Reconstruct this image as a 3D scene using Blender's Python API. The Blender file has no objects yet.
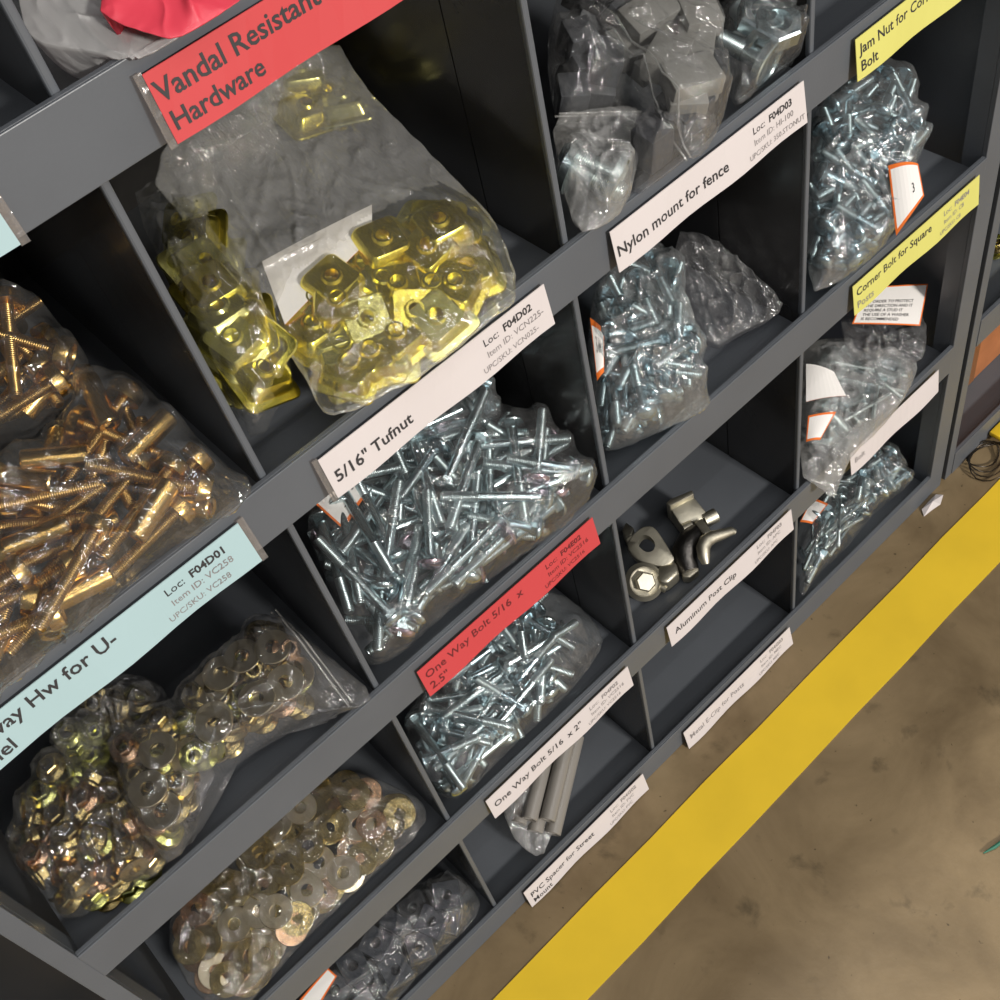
import bpy, bmesh, math, random
import numpy as np
from mathutils import Vector, Matrix, Euler, noise as mnoise
from math import pi, sin, cos, radians as rad

random.seed(7); rng = np.random.default_rng(11)
SC = bpy.context.scene; COL = SC.collection

# ------------------------------------------------------------------ camera solve
ZO = .4945                                   # height of the shelf-C lip above the floor
RC = np.array([[0.72487228, -0.66575015, -0.17702236],
               [-0.61518816, -0.50994979, -0.60124433],
               [0.31000598, 0.54472741, -0.77921008]])
CC = np.array([-0.11218315, -0.43310001, 0.69969667 + ZO]); FPX = 1179.67
def ray(px, py): return RC.T @ np.array([(px - 500) / FPX, (py - 500) / FPX, 1.0])
def hit(px, py, ax, val):
    d = ray(px, py); return CC + (val - CC[ax]) / d[ax] * d

# ------------------------------------------------------------------ materials
def mat(name, color, rough=.5, metal=0., spec=.5, bump=0, bscale=80, var=0, vscale=20, coat=0):
    m = bpy.data.materials.new(name); m.use_nodes = True; nt = m.node_tree; b = nt.nodes['Principled BSDF']
    b.inputs['Base Color'].default_value = (*color, 1); b.inputs['Roughness'].default_value = rough
    b.inputs['Metallic'].default_value = metal; b.inputs['Specular IOR Level'].default_value = spec
    b.inputs['Coat Weight'].default_value = coat
    tc = nt.nodes.new('ShaderNodeTexCoord')
    if var:
        n = nt.nodes.new('ShaderNodeTexNoise'); n.inputs['Scale'].default_value = vscale; n.inputs['Detail'].default_value = 5
        nt.links.new(tc.outputs['Object'], n.inputs['Vector'])
        r = nt.nodes.new('ShaderNodeValToRGB')
        r.color_ramp.elements[0].position = .3; r.color_ramp.elements[1].position = .7
        r.color_ramp.elements[0].color = (*[c * (1 - var) for c in color], 1); r.color_ramp.elements[1].color = (*[min(1, c * (1 + var)) for c in color], 1)
        nt.links.new(n.outputs['Fac'], r.inputs['Fac']); nt.links.new(r.outputs['Color'], b.inputs['Base Color'])
    if bump:
        n = nt.nodes.new('ShaderNodeTexNoise'); n.inputs['Scale'].default_value = bscale; n.inputs['Detail'].default_value = 3
        nt.links.new(tc.outputs['Object'], n.inputs['Vector'])
        bp = nt.nodes.new('ShaderNodeBump'); bp.inputs['Strength'].default_value = bump; bp.inputs['Distance'].default_value = .002
        nt.links.new(n.outputs['Fac'], bp.inputs['Height']); nt.links.new(bp.outputs['Normal'], b.inputs['Normal'])
    return m

def thread_mat(name, color, rough, pitch):
    m = mat(name, color, rough, 1.0); nt = m.node_tree; b = nt.nodes['Principled BSDF']
    tc = nt.nodes.new('ShaderNodeTexCoord'); w = nt.nodes.new('ShaderNodeTexWave'); w.bands_direction = 'Z'
    w.inputs['Scale'].default_value = 2 * pi / 20 / pitch; nt.links.new(tc.outputs['Object'], w.inputs['Vector'])
    bp = nt.nodes.new('ShaderNodeBump'); bp.inputs['Strength'].default_value = .6; bp.inputs['Distance'].default_value = .0007
    nt.links.new(w.outputs['Fac'], bp.inputs['Height']); nt.links.new(bp.outputs['Normal'], b.inputs['Normal'])
    return m

def film_mat(name, tint=(.93, .94, .94), milky=.05, gloss=.16, rough=.07, bscale=55, bstr=.28, crinkle=.55):
    """thin clear plastic: mostly see-through, a fresnel sheen and a little milkiness"""
    m = bpy.data.materials.new(name); m.use_nodes = True; nt = m.node_tree; N = nt.nodes; L = nt.links
    N.remove(N['Principled BSDF']); out = N['Material Output']
    tc = N.new('ShaderNodeTexCoord')
    n1 = N.new('ShaderNodeTexNoise'); n1.inputs['Scale'].default_value = bscale; n1.inputs['Detail'].default_value = 4; n1.inputs['Distortion'].default_value = 1.2
    mp = N.new('ShaderNodeMapping'); mp.inputs['Scale'].default_value = (1, .45, 1); mp.inputs['Rotation'].default_value = (0, 0, .7)
    L.new(tc.outputs['Object'], mp.inputs['Vector']); L.new(mp.outputs['Vector'], n1.inputs['Vector'])
    v = N.new('ShaderNodeTexVoronoi'); v.feature = 'DISTANCE_TO_EDGE'; v.inputs['Scale'].default_value = bscale * .35
    L.new(n1.outputs['Color'], v.inputs['Vector'])
    mx = N.new('ShaderNodeMixRGB'); mx.inputs[0].default_value = .12; L.new(tc.outputs['Object'], mx.inputs[1]); L.new(n1.outputs['Color'], mx.inputs[2]); L.new(mx.outputs[0], v.inputs['Vector'])
    ad = N.new('ShaderNodeMath'); ad.operation = 'MULTIPLY_ADD'; ad.inputs[1].default_value = 1.3; L.new(v.outputs['Distance'], ad.inputs[0]); L.new(n1.outputs['Fac'], ad.inputs[2])
    bp = N.new('ShaderNodeBump'); bp.inputs['Strength'].default_value = bstr; bp.inputs['Distance'].default_value = .004
    L.new(ad.outputs[0], bp.inputs['Height'])
    tr = N.new('ShaderNodeBsdfTransparent'); tr.inputs['Color'].default_value = (*tint, 1)
    gl = N.new('ShaderNodeBsdfGlossy'); gl.inputs['Roughness'].default_value = rough; gl.inputs['Color'].default_value = (1, 1, 1, 1); 
    mp2 = N.new('ShaderNodeMapping'); mp2.inputs['Scale'].default_value = (1, .3, .6); mp2.inputs['Rotation'].default_value = (.3, .2, -.5); L.new(tc.outputs['Object'], mp2.inputs['Vector'])
    n2 = N.new('ShaderNodeTexNoise'); n2.inputs['Scale'].default_value = bscale * 1.6; n2.inputs['Detail'].default_value = 2; n2.inputs['Distortion'].default_value = .8; L.new(mp2.outputs['Vector'], n2.inputs['Vector'])
    ab = N.new('ShaderNodeMath'); ab.operation = 'PINGPONG'; ab.inputs[1].default_value = .12; L.new(n2.outputs['Fac'], ab.inputs[0])
    bp2 = N.new('ShaderNodeBump'); bp2.inputs['Strength'].default_value = crinkle; bp2.inputs['Distance'].default_value = .009; L.new(ab.outputs[0], bp2.inputs['Height']); L.new(bp.outputs['Normal'], bp2.inputs['Normal'])
    L.new(bp2.outputs['Normal'], gl.inputs['Normal'])
    lw = N.new('ShaderNodeLayerWeight'); lw.inputs['Blend'].default_value = .5
    pw = N.new('ShaderNodeMath'); pw.operation = 'POWER'; pw.inputs[1].default_value = 4.; L.new(lw.outputs['Facing'], pw.inputs[0])
    mm = N.new('ShaderNodeMath'); mm.operation = 'MULTIPLY_ADD'; mm.use_clamp = True; mm.inputs[1].default_value = .45; mm.inputs[2].default_value = gloss
    L.new(pw.outputs[0], mm.inputs[0])
    df = N.new('ShaderNodeBsdfDiffuse'); df.inputs['Color'].default_value = (.8, .8, .8, 1); L.new(bp.outputs['Normal'], df.inputs['Normal'])
    tl = N.new('ShaderNodeBsdfTranslucent'); tl.inputs['Color'].default_value = (.8, .8, .8, 1)
    m0 = N.new('ShaderNodeMixShader'); m0.inputs[0].default_value = .4; L.new(df.outputs[0], m0.inputs[1]); L.new(tl.outputs[0], m0.inputs[2])
    m1 = N.new('ShaderNodeMixShader'); m1.inputs[0].default_value = milky; L.new(tr.outputs[0], m1.inputs[1]); L.new(m0.outputs[0], m1.inputs[2])
    m2 = N.new('ShaderNodeMixShader'); L.new(mm.outputs[0], m2.inputs[0]); L.new(m1.outputs[0], m2.inputs[1]); L.new(gl.outputs[0], m2.inputs[2])
    L.new(m2.outputs[0], out.inputs['Surface'])
    return m

M = {}
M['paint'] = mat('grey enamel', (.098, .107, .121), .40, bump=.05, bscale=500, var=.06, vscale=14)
M['paint_shaded'] = mat('shaded grey enamel', (.030, .029, .029), .20, bump=.22, bscale=26, var=.25, vscale=9)  # same enamel darkened: shade on divider sides and back put into the colour
M['zinc'] = mat('zinc', (.58, .68, .70), .27, 1, bump=.1, bscale=300)
M['zinc_b'] = mat('blue zinc', (.48, .60, .65), .27, 1, bump=.1, bscale=300)
M['zinc_t'] = thread_mat('zinc thread', (.54, .63, .65), .32, .0013)
M['gold'] = mat('yellow zinc', (.92, .74, .13), .27, 1, bump=.15, bscale=120, var=.2, vscale=40)
M['gold_l'] = mat('pale yellow zinc', (.92, .84, .32), .27, 1, bump=.15, bscale=120, var=.15, vscale=40)
M['bronze'] = mat('bronze yellow zinc', (.60, .40, .14), .24, 1, bump=.1, bscale=200, var=.15, vscale=60)
M['bronze_t'] = thread_mat('bronze thread', (.52, .33, .115), .32, .0012)
M['brass'] = mat('olive yellow zinc', (.47, .37, .16), .26, 1, bump=.1, bscale=250, var=.35, vscale=60)
M['brass_p'] = mat('pinkish yellow zinc', (.62, .40, .25), .24, 1, bump=.1, bscale=250)
M['brass_g'] = mat('greenish yellow zinc', (.62, .62, .22), .24, 1)
M['silver_w'] = mat('pale zinc washer', (.66, .58, .42), .28, 1, bump=.1, bscale=250)
M['cast'] = mat('cast aluminium', (.52, .49, .40), .48, 1, bump=.08, bscale=300, var=.15, vscale=60)
M['cast_d'] = mat('dark cast metal', (.10, .095, .09), .4, 1, bump=.3, bscale=200)
M['rubber'] = mat('black rubber', (.045, .047, .052), .55)
M['plastic_g'] = mat('dark grey plastic', (.045, .050, .060), .35)
M['nylon'] = mat('grey nylon', (.22, .215, .20), .4)
M['pvc'] = mat('pale tube plastic', (.22, .205, .185), .3)
M['hole'] = mat('dark bore', (.02, .02, .02), .7)
M['pink'] = mat('pinkish bolt head', (.72, .55, .62), .22, 1)
def paper(n, c): return mat(n, c, .6, bump=.03, bscale=60)
M['white'] = paper('white paper', (.60, .55, .545)); M['red'] = paper('red paper', (.52, .050, .055)); M['yellow'] = paper('yellow paper', (.60, .57, .15))
M['blue'] = paper('pale blue paper', (.36, .50, .525)); M['orange'] = paper('orange print', (.80, .17, .02)); M['ink'] = mat('black ink', (.03, .028, .03), .6)
M['ink_f'] = mat('faded ink', (.22, .20, .20), .6); M['ink_r'] = mat('ink on red', (.13, .012, .015), .6); M['tag'] = paper('white sticker', (.86, .83, .80))
M['card'] = mat('brown cardboard', (.36, .13, .045), .8, bump=.2, bscale=90, var=.15)
M['milk'] = film_mat('frosted plastic', (.66, .62, .63), .42, .04, .35, 40, .3)
M['film'] = film_mat('clear poly film', (.96, .965, .965), .06, .11, .035)
M['film_c'] = film_mat('cloudy poly film', (.90, .89, .86), .28, .13, .06, 70)
M['film_b'] = film_mat('bluish poly film', (.90, .94, .95), .15, .16, .05)
M['film_g'] = film_mat('grey poly film', (.80, .80, .82), .10, .08, .12, 80)
M['smoky'] = film_mat('smoky poly film', (.55, .55, .58), .09, .10, .08, 60)
M['sleeve'] = film_mat('label sleeve', (.86, .80, .76), .14, .06, .2, 60, .2)
M['redbag'] = mat('red printed plastic', (.62, .05, .08), .35, bump=.3, bscale=60)
M['green'] = mat('green scrap', (.02, .14, .09), .6); M['strap'] = mat('yellow strap', (.80, .52, .02), .4); M['wire'] = mat('dark wire', (.10, .085, .07), .4, 1)

# ------------------------------------------------------------------ object helpers
def finish(name, bm, mats, parent=None, smooth=None):
    me = bpy.data.meshes.new(name); bm.to_mesh(me); bm.free()
    for m in (mats if isinstance(mats, (list, tuple)) else [mats]): me.materials.append(m)
    if smooth is not None:
        me.polygons.foreach_set('use_smooth', [True] * len(me.polygons))
        if smooth < 180: me.set_sharp_from_angle(angle=rad(smooth))
    o = bpy.data.objects.new(name, me); COL.objects.link(o); o.parent = parent
    return o
def tag(o, label, cat, group=None, kind=None):
    if label: o['label'] = label
    if cat: o['category'] = cat
    if group: o['group'] = group
    if kind: o['kind'] = kind
    return o
def empty(name, loc=(0, 0, 0), label=None, cat=None, group=None):
    o = bpy.data.objects.new(name, None); COL.objects.link(o); o.location = loc; o.empty_display_size = .02
    return tag(o, label, cat, group)
def box(bm, x0, x1, y0, y1, z0, z1, bev=0, mi=0):
    r = bmesh.ops.create_cube(bm, size=1, matrix=Matrix.Translation(((x0 + x1) / 2, (y0 + y1) / 2, (z0 + z1) / 2)) @ Matrix.Diagonal((x1 - x0, y1 - y0, z1 - z0, 1)))
    fs = {f for v in r['verts'] for f in v.link_faces}
    for f in fs: f.material_index = mi
    if bev:
        es = list({e for v in r['verts'] for e in v.link_edges})
        bmesh.ops.bevel(bm, geom=es, offset=bev, segments=2, affect='EDGES', profile=.5)
def lathe(bm, prof, n=24, mi=0, close=False):
    """prof: list of (radius, z) swept about z; close joins last to first (ring shapes)"""
    rings = []
    for r, z in prof:
        if r < 1e-7: rings.append([bm.verts.new((0, 0, z))])
        else: rings.append([bm.verts.new((r * cos(2 * pi * k / n), r * sin(2 * pi * k / n), z)) for k in range(n)])
    pairs = list(zip(rings, rings[1:])) + ([(rings[-1], rings[0])] if close else [])
    for a, b in pairs:
        for k in range(n):
            k2 = (k + 1) % n
            q = [a[0]] if len(a) == 1 else [a[k], a[k2]]
            q += [b[0]] if len(b) == 1 else [b[k2], b[k]]
            if len(q) > 2:
                f = bm.faces.new(q); f.material_index = mi
def tube(bm, pts, r, n=8, mi=0):
    pts = [Vector(p) for p in pts]; rings = []
    for i, p in enumerate(pts):
        d = (pts[min(i + 1, len(pts) - 1)] - pts[max(i - 1, 0)]).normalized()
        a = d.cross(Vector((0, 0, 1)) if abs(d.z) < .9 else Vector((1, 0, 0))).normalized(); b = d.cross(a)
        rr = r[i] if isinstance(r, (list, tuple)) else r
        rings.append([bm.verts.new(p + (a * cos(2 * pi * k / n) + b * sin(2 * pi * k / n)) * rr) for k in range(n)])
    for A, B in zip(rings, rings[1:]):
        for k in range(n): bm.faces.new((A[k], A[(k + 1) % n], B[(k + 1) % n], B[k])).material_index = mi
    bm.faces.new(rings[0][::-1]).material_index = mi; bm.faces.new(rings[-1]).material_index = mi

# ------------------------------------------------------------------ text
def text_verts(body, size, bold=0.):
    cu = bpy.data.curves.new('t', 'FONT'); cu.body = body; cu.size = size; cu.resolution_u = 2; cu.offset = bold * size
    o = bpy.data.objects.new('t', cu); COL.objects.link(o)
    dg = bpy.context.evaluated_depsgraph_get(); me = bpy.data.meshes.new_from_object(o.evaluated_get(dg))
    vs = [v.co.copy() for v in me.vertices]; fs = [list(p.vertices) for p in me.polygons]
    bpy.data.objects.remove(o); bpy.data.curves.remove(cu); bpy.data.meshes.remove(me)
    return vs, fs
def text_obj(name, lines, mapf, material, parent):
    """lines: (text, x, y, size, bold, material index); mapf maps 2D sheet coordinates to 3D"""
    bm = bmesh.new(); mats = material if isinstance(material, list) else [material]
    for body, x, y, size, bold, mi in lines:
        vs, fs = text_verts(body, size, bold + .005)
        bv = [bm.verts.new(mapf(x + v.x * 1.0, y + v.y)) for v in vs]
        for f in fs:
            try: bm.faces.new([bv[i] for i in f]).material_index = mi
            except ValueError: pass
    return finish(name, bm, mats, parent)

# ------------------------------------------------------------------ the shelving
LIPZ = {'BB': .9458 + ZO, 'AA': .7094 + ZO, 'A': .4729 + ZO, 'B': .2359 + ZO, 'C': ZO, 'D': -.2353 + ZO, 'E': -.4549 + ZO}
ORDER = ['BB', 'AA', 'A', 'B', 'C', 'D', 'E']; LIPH = .038; DROP = .017; DEPTH = .30
ZS = {k: v - DROP for k, v in LIPZ.items()}
COLX = [-.251, 0., .230, .459, .7013, .757, .995]
def shelving(x0, cols, x1, label, px0=.0125, px1=.0255):
    root = empty('bin_shelf_unit', (x0, 0, 0), label, 'shelving')
    def P(name, bm, m=M['paint'], par=root, sm=None):
        o = finish(name, bm, m, par, sm); o.location = (-x0, 0, 0); return o
    top = LIPZ['BB'] + .24
    for xa, xb, side in ((x0, x0 + px0, 1), (x1 - px1, x1, -1)):
        bm = bmesh.new()
        box(bm, xa, xb, -.0012, .004, 0, top, .0006)                       # front flange
        xo = xa if side == 1 else xb
        box(bm, min(xo, xo + side * .0012), max(xo, xo + side * .0012), .004, DEPTH, 0, top)
        xi = xb if side == 1 else xa
        box(bm, min(xi, xi - side * .0012), max(xi, xi - side * .0012), .004, .022, 0, top)
        P('upright_panel', bm)
    bm = bmesh.new(); box(bm, x0, x1, DEPTH, DEPTH + .0012, .01, top); P('back_panel', bm, M['paint_shaded'])
    bm = bmesh.new(); box(bm, x0, x1, -.001, DEPTH, top, top + .0012); P('top_panel', bm)
    xa, xb = cols[0], cols[-1]
    for k in ORDER:
        z = LIPZ[k]; bm = bmesh.new()
        zb = max(.0008, z - LIPH - .0015)
        box(bm, xa, xb, -.0020, -.0004, zb, z, .0005)
        box(bm, xa, xb, -.0004, .0030, z - .0016, z, .0005)                # hem folded back along the top of the lip
        box(bm, xa, xb, .0018, .0030, z - .010, z - .001)
        box(bm, xa, xb, -.0004, .012, zb, zb + .0012)
        box(bm, xa, xb, -.0004, DEPTH, z - DROP - .0012, z - DROP)
        P('shelf', bm)
        zt = LIPZ[ORDER[ORDER.index(k) - 1]] - DROP - .0014 if k != 'BB' else top
        for i, x in enumerate(cols[1:-1]):
            bm = bmesh.new(); seam = (.111, .075, .09)[i % 3]
            box(bm, x - .0012, x, .0075, seam, z - DROP, zt)
            box(bm, x - .0010, x + .0002, seam + .0014, DEPTH, z - DROP, zt); box(bm, x + .0004, x + .0016, seam - .008, seam + .010, z - DROP, zt)
            zt2 = zt if k == 'BB' else zt - .001
            box(bm, x - .0022, x + .0022, .0035, .0080, z - .004, zt2, .0012)  # rolled front edge
            o = P('divider', bm, M['paint_shaded']); o.data.materials.append(M['paint'])
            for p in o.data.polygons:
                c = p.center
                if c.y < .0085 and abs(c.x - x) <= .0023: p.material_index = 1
    return root
shelving(-.2635, COLX[:5], .7268, 'grey steel bin shelving unit holding bagged hardware, its lips lined with coloured labels')
shelving(.736, [.7485, .995, 1.235, 1.475, 1.715], 1.735, 'second grey steel bin shelving unit beyond the first, cardboard in its bottom bin')
shelving(-1.340, [-1.32, -1.08, -.84, -.60, -.360], -.335, 'grey steel shelving unit in the dark lower left corner past the end upright')

# ------------------------------------------------------------------ floor
def concrete():
    m = bpy.data.materials.new('stained concrete'); m.use_nodes = True; nt = m.node_tree; N = nt.nodes; L = nt.links; b = N['Principled BSDF']
    tc = N.new('ShaderNodeTexCoord')
    def nz(s, d=6, dist=0.):
        n = N.new('ShaderNodeTexNoise'); n.inputs['Scale'].default_value = s; n.inputs['Detail'].default_value = d; n.inputs['Distortion'].default_value = dist; n.inputs['Roughness'].default_value = .6
        L.new(tc.outputs['Object'], n.inputs['Vector']); return n
    def ramp(src, p0, p1, c0, c1):
        r = N.new('ShaderNodeValToRGB'); e = r.color_ramp.elements; e[0].position = p0; e[1].position = p1; e[0].color = (*c0, 1); e[1].color = (*c1, 1); L.new(src, r.inputs['Fac']); return r
    base = ramp(nz(7, 8, .6).outputs['Fac'], .30, .72, (.118, .080, .038), (.255, .185, .100))
    dark = ramp(nz(22, 6, .3).outputs['Fac'], .60, .74, (1, 1, 1), (.36, .36, .33))
    mu = N.new('ShaderNodeMixRGB'); mu.blend_type = 'MULTIPLY'; mu.inputs[0].default_value = .8; L.new(base.outputs[0], mu.inputs[1]); L.new(dark.outputs[0], mu.inputs[2])
    sp = ramp(nz(110, 2).outputs['Fac'], .70, .75, (1, 1, 1), (.3, .27, .22))
    m2 = N.new('ShaderNodeMixRGB'); m2.blend_type = 'MULTIPLY'; m2.inputs[0].default_value = .8; L.new(mu.outputs[0], m2.inputs[1]); L.new(sp.outputs[0], m2.inputs[2])
    sb = ramp(nz(46, 2).outputs['Fac'], .765, .775, (0, 0, 0), (1, 1, 1)); m3_ = N.new('ShaderNodeMixRGB'); m3_.inputs[2].default_value = (.62, .55, .42, 1)
    L.new(sb.outputs[0], m3_.inputs[0]); L.new(m2.outputs[0], m3_.inputs[1]); m2 = m3_
    L.new(m2.outputs[0], b.inputs['Base Color']); b.inputs['Roughness'].default_value = .5
    bp = N.new('ShaderNodeBump'); bp.inputs['Strength'].default_value = .15; bp.inputs['Distance'].default_value = .003; L.new(nz(60, 6).outputs['Fac'], bp.inputs['Height']); L.new(bp.outputs['Normal'], b.inputs['Normal'])
    return m
bm = bmesh.new(); box(bm, -5, 6, -5, 2, -.05, 0)
tag(finish('floor', bm, concrete()), 'brown stained concrete warehouse floor', None, kind='structure')
bm = bmesh.new(); n = 60
vs = [[], []]
for i in range(n + 1):
    x = -2 + 5 * i / n
    for s in (0, 1): vs[s].append(((x, (-.0485, -.1150)[s] + .0006 * sin(x * 31 + s * 2), .0009)))
a = [bm.verts.new(v) for v in vs[0]]; c = [bm.verts.new(v) for v in vs[1]]
for i in range(n): bm.faces.new((c[i], c[i + 1], a[i + 1], a[i]))
r = bmesh.ops.extrude_face_region(bm, geom=bm.faces[:]); bmesh.ops.translate(bm, vec=(0, 0, -.0007), verts=[v for v in r['geom'] if isinstance(v, bmesh.types.BMVert)])
tapem = mat('yellow floor tape', (.80, .54, .030), .45, bump=.08, bscale=25, var=.05, vscale=14)
tag(finish('floor_tape', bm, tapem), 'wide yellow tape stripe stuck along the concrete floor', 'floor tape')

wallm = mat('grey warehouse wall', (.10, .10, .105), .8)
bm = bmesh.new(); box(bm, -5, 6, 1.6, 1.7, 0, 4.2); tag(finish('wall_back', bm, wallm), 'grey warehouse wall behind the shelving', None, kind='structure')

# ------------------------------------------------------------------ labels on the lips
def shelf_label(x0, x1, row, col, lines, label, sleeve=.0, dz=(0, 0), tilt=.004):
    z1 = LIPZ[row] - .007 + dz[0]; z0 = LIPZ[row] - .0375 + dz[1]
    root = empty('shelf_label', (x0, -.004, z0), label, 'label')
    h = z1 - z0; w = x1 - x0
    def mp(x, y, e=0.): return (x, -.0012 - e - tilt * (1 - y / h) - .0009 * sin(x * 70) * (1 - y / h), y)
    bm = bmesh.new(); nx = 14
    for mi, (xa, xb) in enumerate(((0, w),)):
        rows = [[[bm.verts.new(mp(xa + (xb - xa) * i / nx, y, e)) for i in range(nx + 1)] for y in (0, h)] for e in (0, .0005)]
        for i in range(nx):
            for q in ((rows[1][0][i], rows[1][0][i + 1], rows[1][1][i + 1], rows[1][1][i]), (rows[0][1][i], rows[0][1][i + 1], rows[0][0][i + 1], rows[0][0][i]),
                      (rows[1][1][i], rows[1][1][i + 1], rows[0][1][i + 1], rows[0][1][i]), (rows[0][0][i], rows[0][0][i + 1], rows[1][0][i + 1], rows[1][0][i])): bm.faces.new(q)
        for i in (0, nx): bm.faces.new((rows[0][0][i], rows[1][0][i], rows[1][1][i], rows[0][1][i]))
    bmesh.ops.recalc_face_normals(bm, faces=bm.faces)
    finish('card', bm, M[col], root)
    if sleeve:
        bm = bmesh.new(); s = .0008
        for xa, xb in (((-sleeve, 0),) if sleeve > 0 else ((w, w - sleeve),)):
            q = [bm.verts.new(mp(x, y, .0002)) for x, y in ((xa, -.001), (xb, -.001), (xb, h + .001), (xa, h + .001))]
            bm.faces.new(q); r = bmesh.ops.extrude_face_region(bm, geom=bm.faces[:]); bmesh.ops.translate(bm, vec=(0, s, 0), verts=[v for v in r['geom'] if isinstance(v, bmesh.types.BMVert)])
        finish('clear_sleeve', bm, M['sleeve'], root)
    cut = len(lines) - 4 if lines[-1][0].startswith('UPC') else len(lines)
    for nm, ll in (('item_name_text', lines[:cut]), ('location_text', lines[cut:])):
        if ll: text_obj(nm, ll, lambda x, y: mp(x, y, .0007), [M['ink'], M['ink_f'], M['ink_r']], root)
    return root
def loc(w, code, item, sku, ink=0, fade=1, s=.0072):
    return [('Loc:', w - .052, .0205, s, .0, ink), (code, w - .036, .0205, s, .025, ink), ('Item ID: ' + item, w - .052, .0125, s * .86, .0, fade), ('UPC/SKU: ' + sku, w - .058, .0045, s * .76, .0, fade)]
B_ = .0125
shelf_label(.0310, .2080, 'A', 'red', [('Vandal Resistant', .0015, .0175, B_, .012, 0), ('Hardware', .0020, .0050, B_ * .92, .012, 0)] + loc(.177, 'F04C02', 'VRH', 'VRH'), 'red label reading Vandal Resistant Hardware on the top lip', .0035)
shelf_label(-.215, -.044, 'A', 'blue', [('Breakaway', .004, .0175, B_, .0, 0)], 'blue label end cut off at the picture edge above the gold bolts', -.004)
shelf_label(.0285, .2010, 'B', 'white', [('5/16" Tufnut', .004, .0095, .0112, .014, 0)] + loc(.1725, 'F04D02', 'VCN225-', 'VCN025-'), 'white label reading 5/16 inch Tufnut under the gold square nuts', .0035)
shelf_label(.2570, .4390, 'B', 'white', [('Nylon mount for fence', .002, .0105, .0110, .010, 0)] + loc(.182, 'F04D03', 'HI-100', '350.STONUT'), 'white label reading Nylon mount for fence')
shelf_label(.4925, .6675, 'B', 'yellow', [('Jam Nut for Corner', .004, .0180, .0108, .006, 0), ('Bolt', .004, .0055, .0108, .006, 0)], 'yellow label reading Jam Nut for Corner Bolt at the top right')
shelf_label(-.2275, -.0265, 'B', 'blue', [('Breakaway Hw for U-', .006, .0180, .0125, .010, 0), ('Channel', .006, .0045, .0125, .010, 0)] + loc(.201, 'F04D01', 'VC258', 'VC258'), 'pale blue label reading Breakaway Hw for U-Channel', -.004)
shelf_label(.0275, .2030, 'C', 'red', [('One Way Bolt 5/16  x', .004, .0175, .0105, .004, 2), ('2.5"', .004, .0050, .0105, .004, 2)] + loc(.1755, 'F04E02', 'VC2516', 'VC2516', 2, 2), 'red label reading One Way Bolt 5/16 x 2.5 inch')
shelf_label(.5105, .6860, 'C', 'yellow', [('Corner Bolt for Square', .004, .0175, .0108, .006, 0), ('Posts', .004, .0050, .0100, .0, 1)] + loc(.1755, 'F04E04', 'CB', 'CB', 1, 1), 'yellow label reading Corner Bolt for Square Posts')
shelf_label(.0335, .2095, 'D', 'white', [('One Way Bolt 5/16  x 2"', .005, .0130, .0105, .006, 0)] + loc(.176, 'F04F02', 'VC2516', 'VC2516', 1, 1), 'white label reading One Way Bolt 5/16 x 2 inch')
shelf_label(.2615, .4375, 'D', 'white', [('Aluminum Post Clip', .008, .0120, .0105, .004, 0)] + loc(.176, 'F04F03', 'APC', 'APC', 1, 1), 'white label reading Aluminum Post Clip', .0, (.002, .003))
shelf_label(.5270, .6710, 'D', 'white', [('Bolt', .006, .013, .0095, .0, 1)], 'white label partly covered by a hanging clear bag, beside the right end upright')
shelf_label(.0290, .2030, 'E', 'white', [('PVC Spacer for Street', .005, .0135, .0100, .004, 0), ('Mount', .005, .0035, .0095, .004, 0)] + loc(.174, 'F04G02', 'PVC', 'PVC', 1, 1), 'white label reading PVC Spacer for Street at floor level', 0, (-.001, 0), .006)
shelf_label(.2660, .4400, 'E', 'white', [('Metal E-Clip for Posts', .006, .0120, .0098, .0, 1)] + loc(.174, 'F04G03', 'MEC', 'MEC', 1, 1), 'white floor-level label nearest the yellow tape middle, under the empty bin', 0, (-.001, 0), .006)

# ------------------------------------------------------------------ hardware templates
TPL = {}
def template(key, name, parts, pts, orient):
    """parts: list of (part name, bmesh, material(s), smooth angle); first is the body"""
    TPL[key] = dict(name=name, parts=[], pts=np.array(pts), orient=orient, used=False)
    for nm, bm, ms, sm in parts:
        bmesh.ops.recalc_face_normals(bm, faces=bm.faces)
        me = bpy.data.meshes.new(nm); bm.to_mesh(me); bm.free()
        for m in (ms if isinstance(ms, (list, tuple)) else [ms]): me.materials.append(m)
        me.polygons.foreach_set('use_smooth', [True] * len(me.polygons)); me.set_sharp_from_angle(angle=rad(sm))
        TPL[key]['parts'].append((nm, me))
def disc_pts(R, z0, z1, n=14, rings=2):
    return [(R * q / rings * cos(2 * pi * k / n), R * q / rings * sin(2 * pi * k / n), z) for q in range(1, rings + 1) for k in range(n) for z in (z0, z1)]
def cyl_pts(R, z0, z1, step=.002, n=6):
    m = max(2, int((z1 - z0) / step)); return [(R * cos(2 * pi * k / n), R * sin(2 * pi * k / n), z0 + (z1 - z0) * i / m) for i in range(m + 1) for k in range(n)]
def o_bolt(): return Euler((pi / 2 + random.gauss(0, .16), 0, random.uniform(0, 2 * pi)), 'XYZ').to_matrix() @ Matrix.Rotation(random.uniform(0, 2 * pi), 3, 'Z')
def o_flat(): return Matrix.Rotation(random.uniform(0, 2 * pi), 3, 'Z') @ Matrix.Rotation(random.gauss(0, .3), 3, 'X') @ Matrix.Rotation(random.uniform(0, 2 * pi), 3, 'Z')
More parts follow.
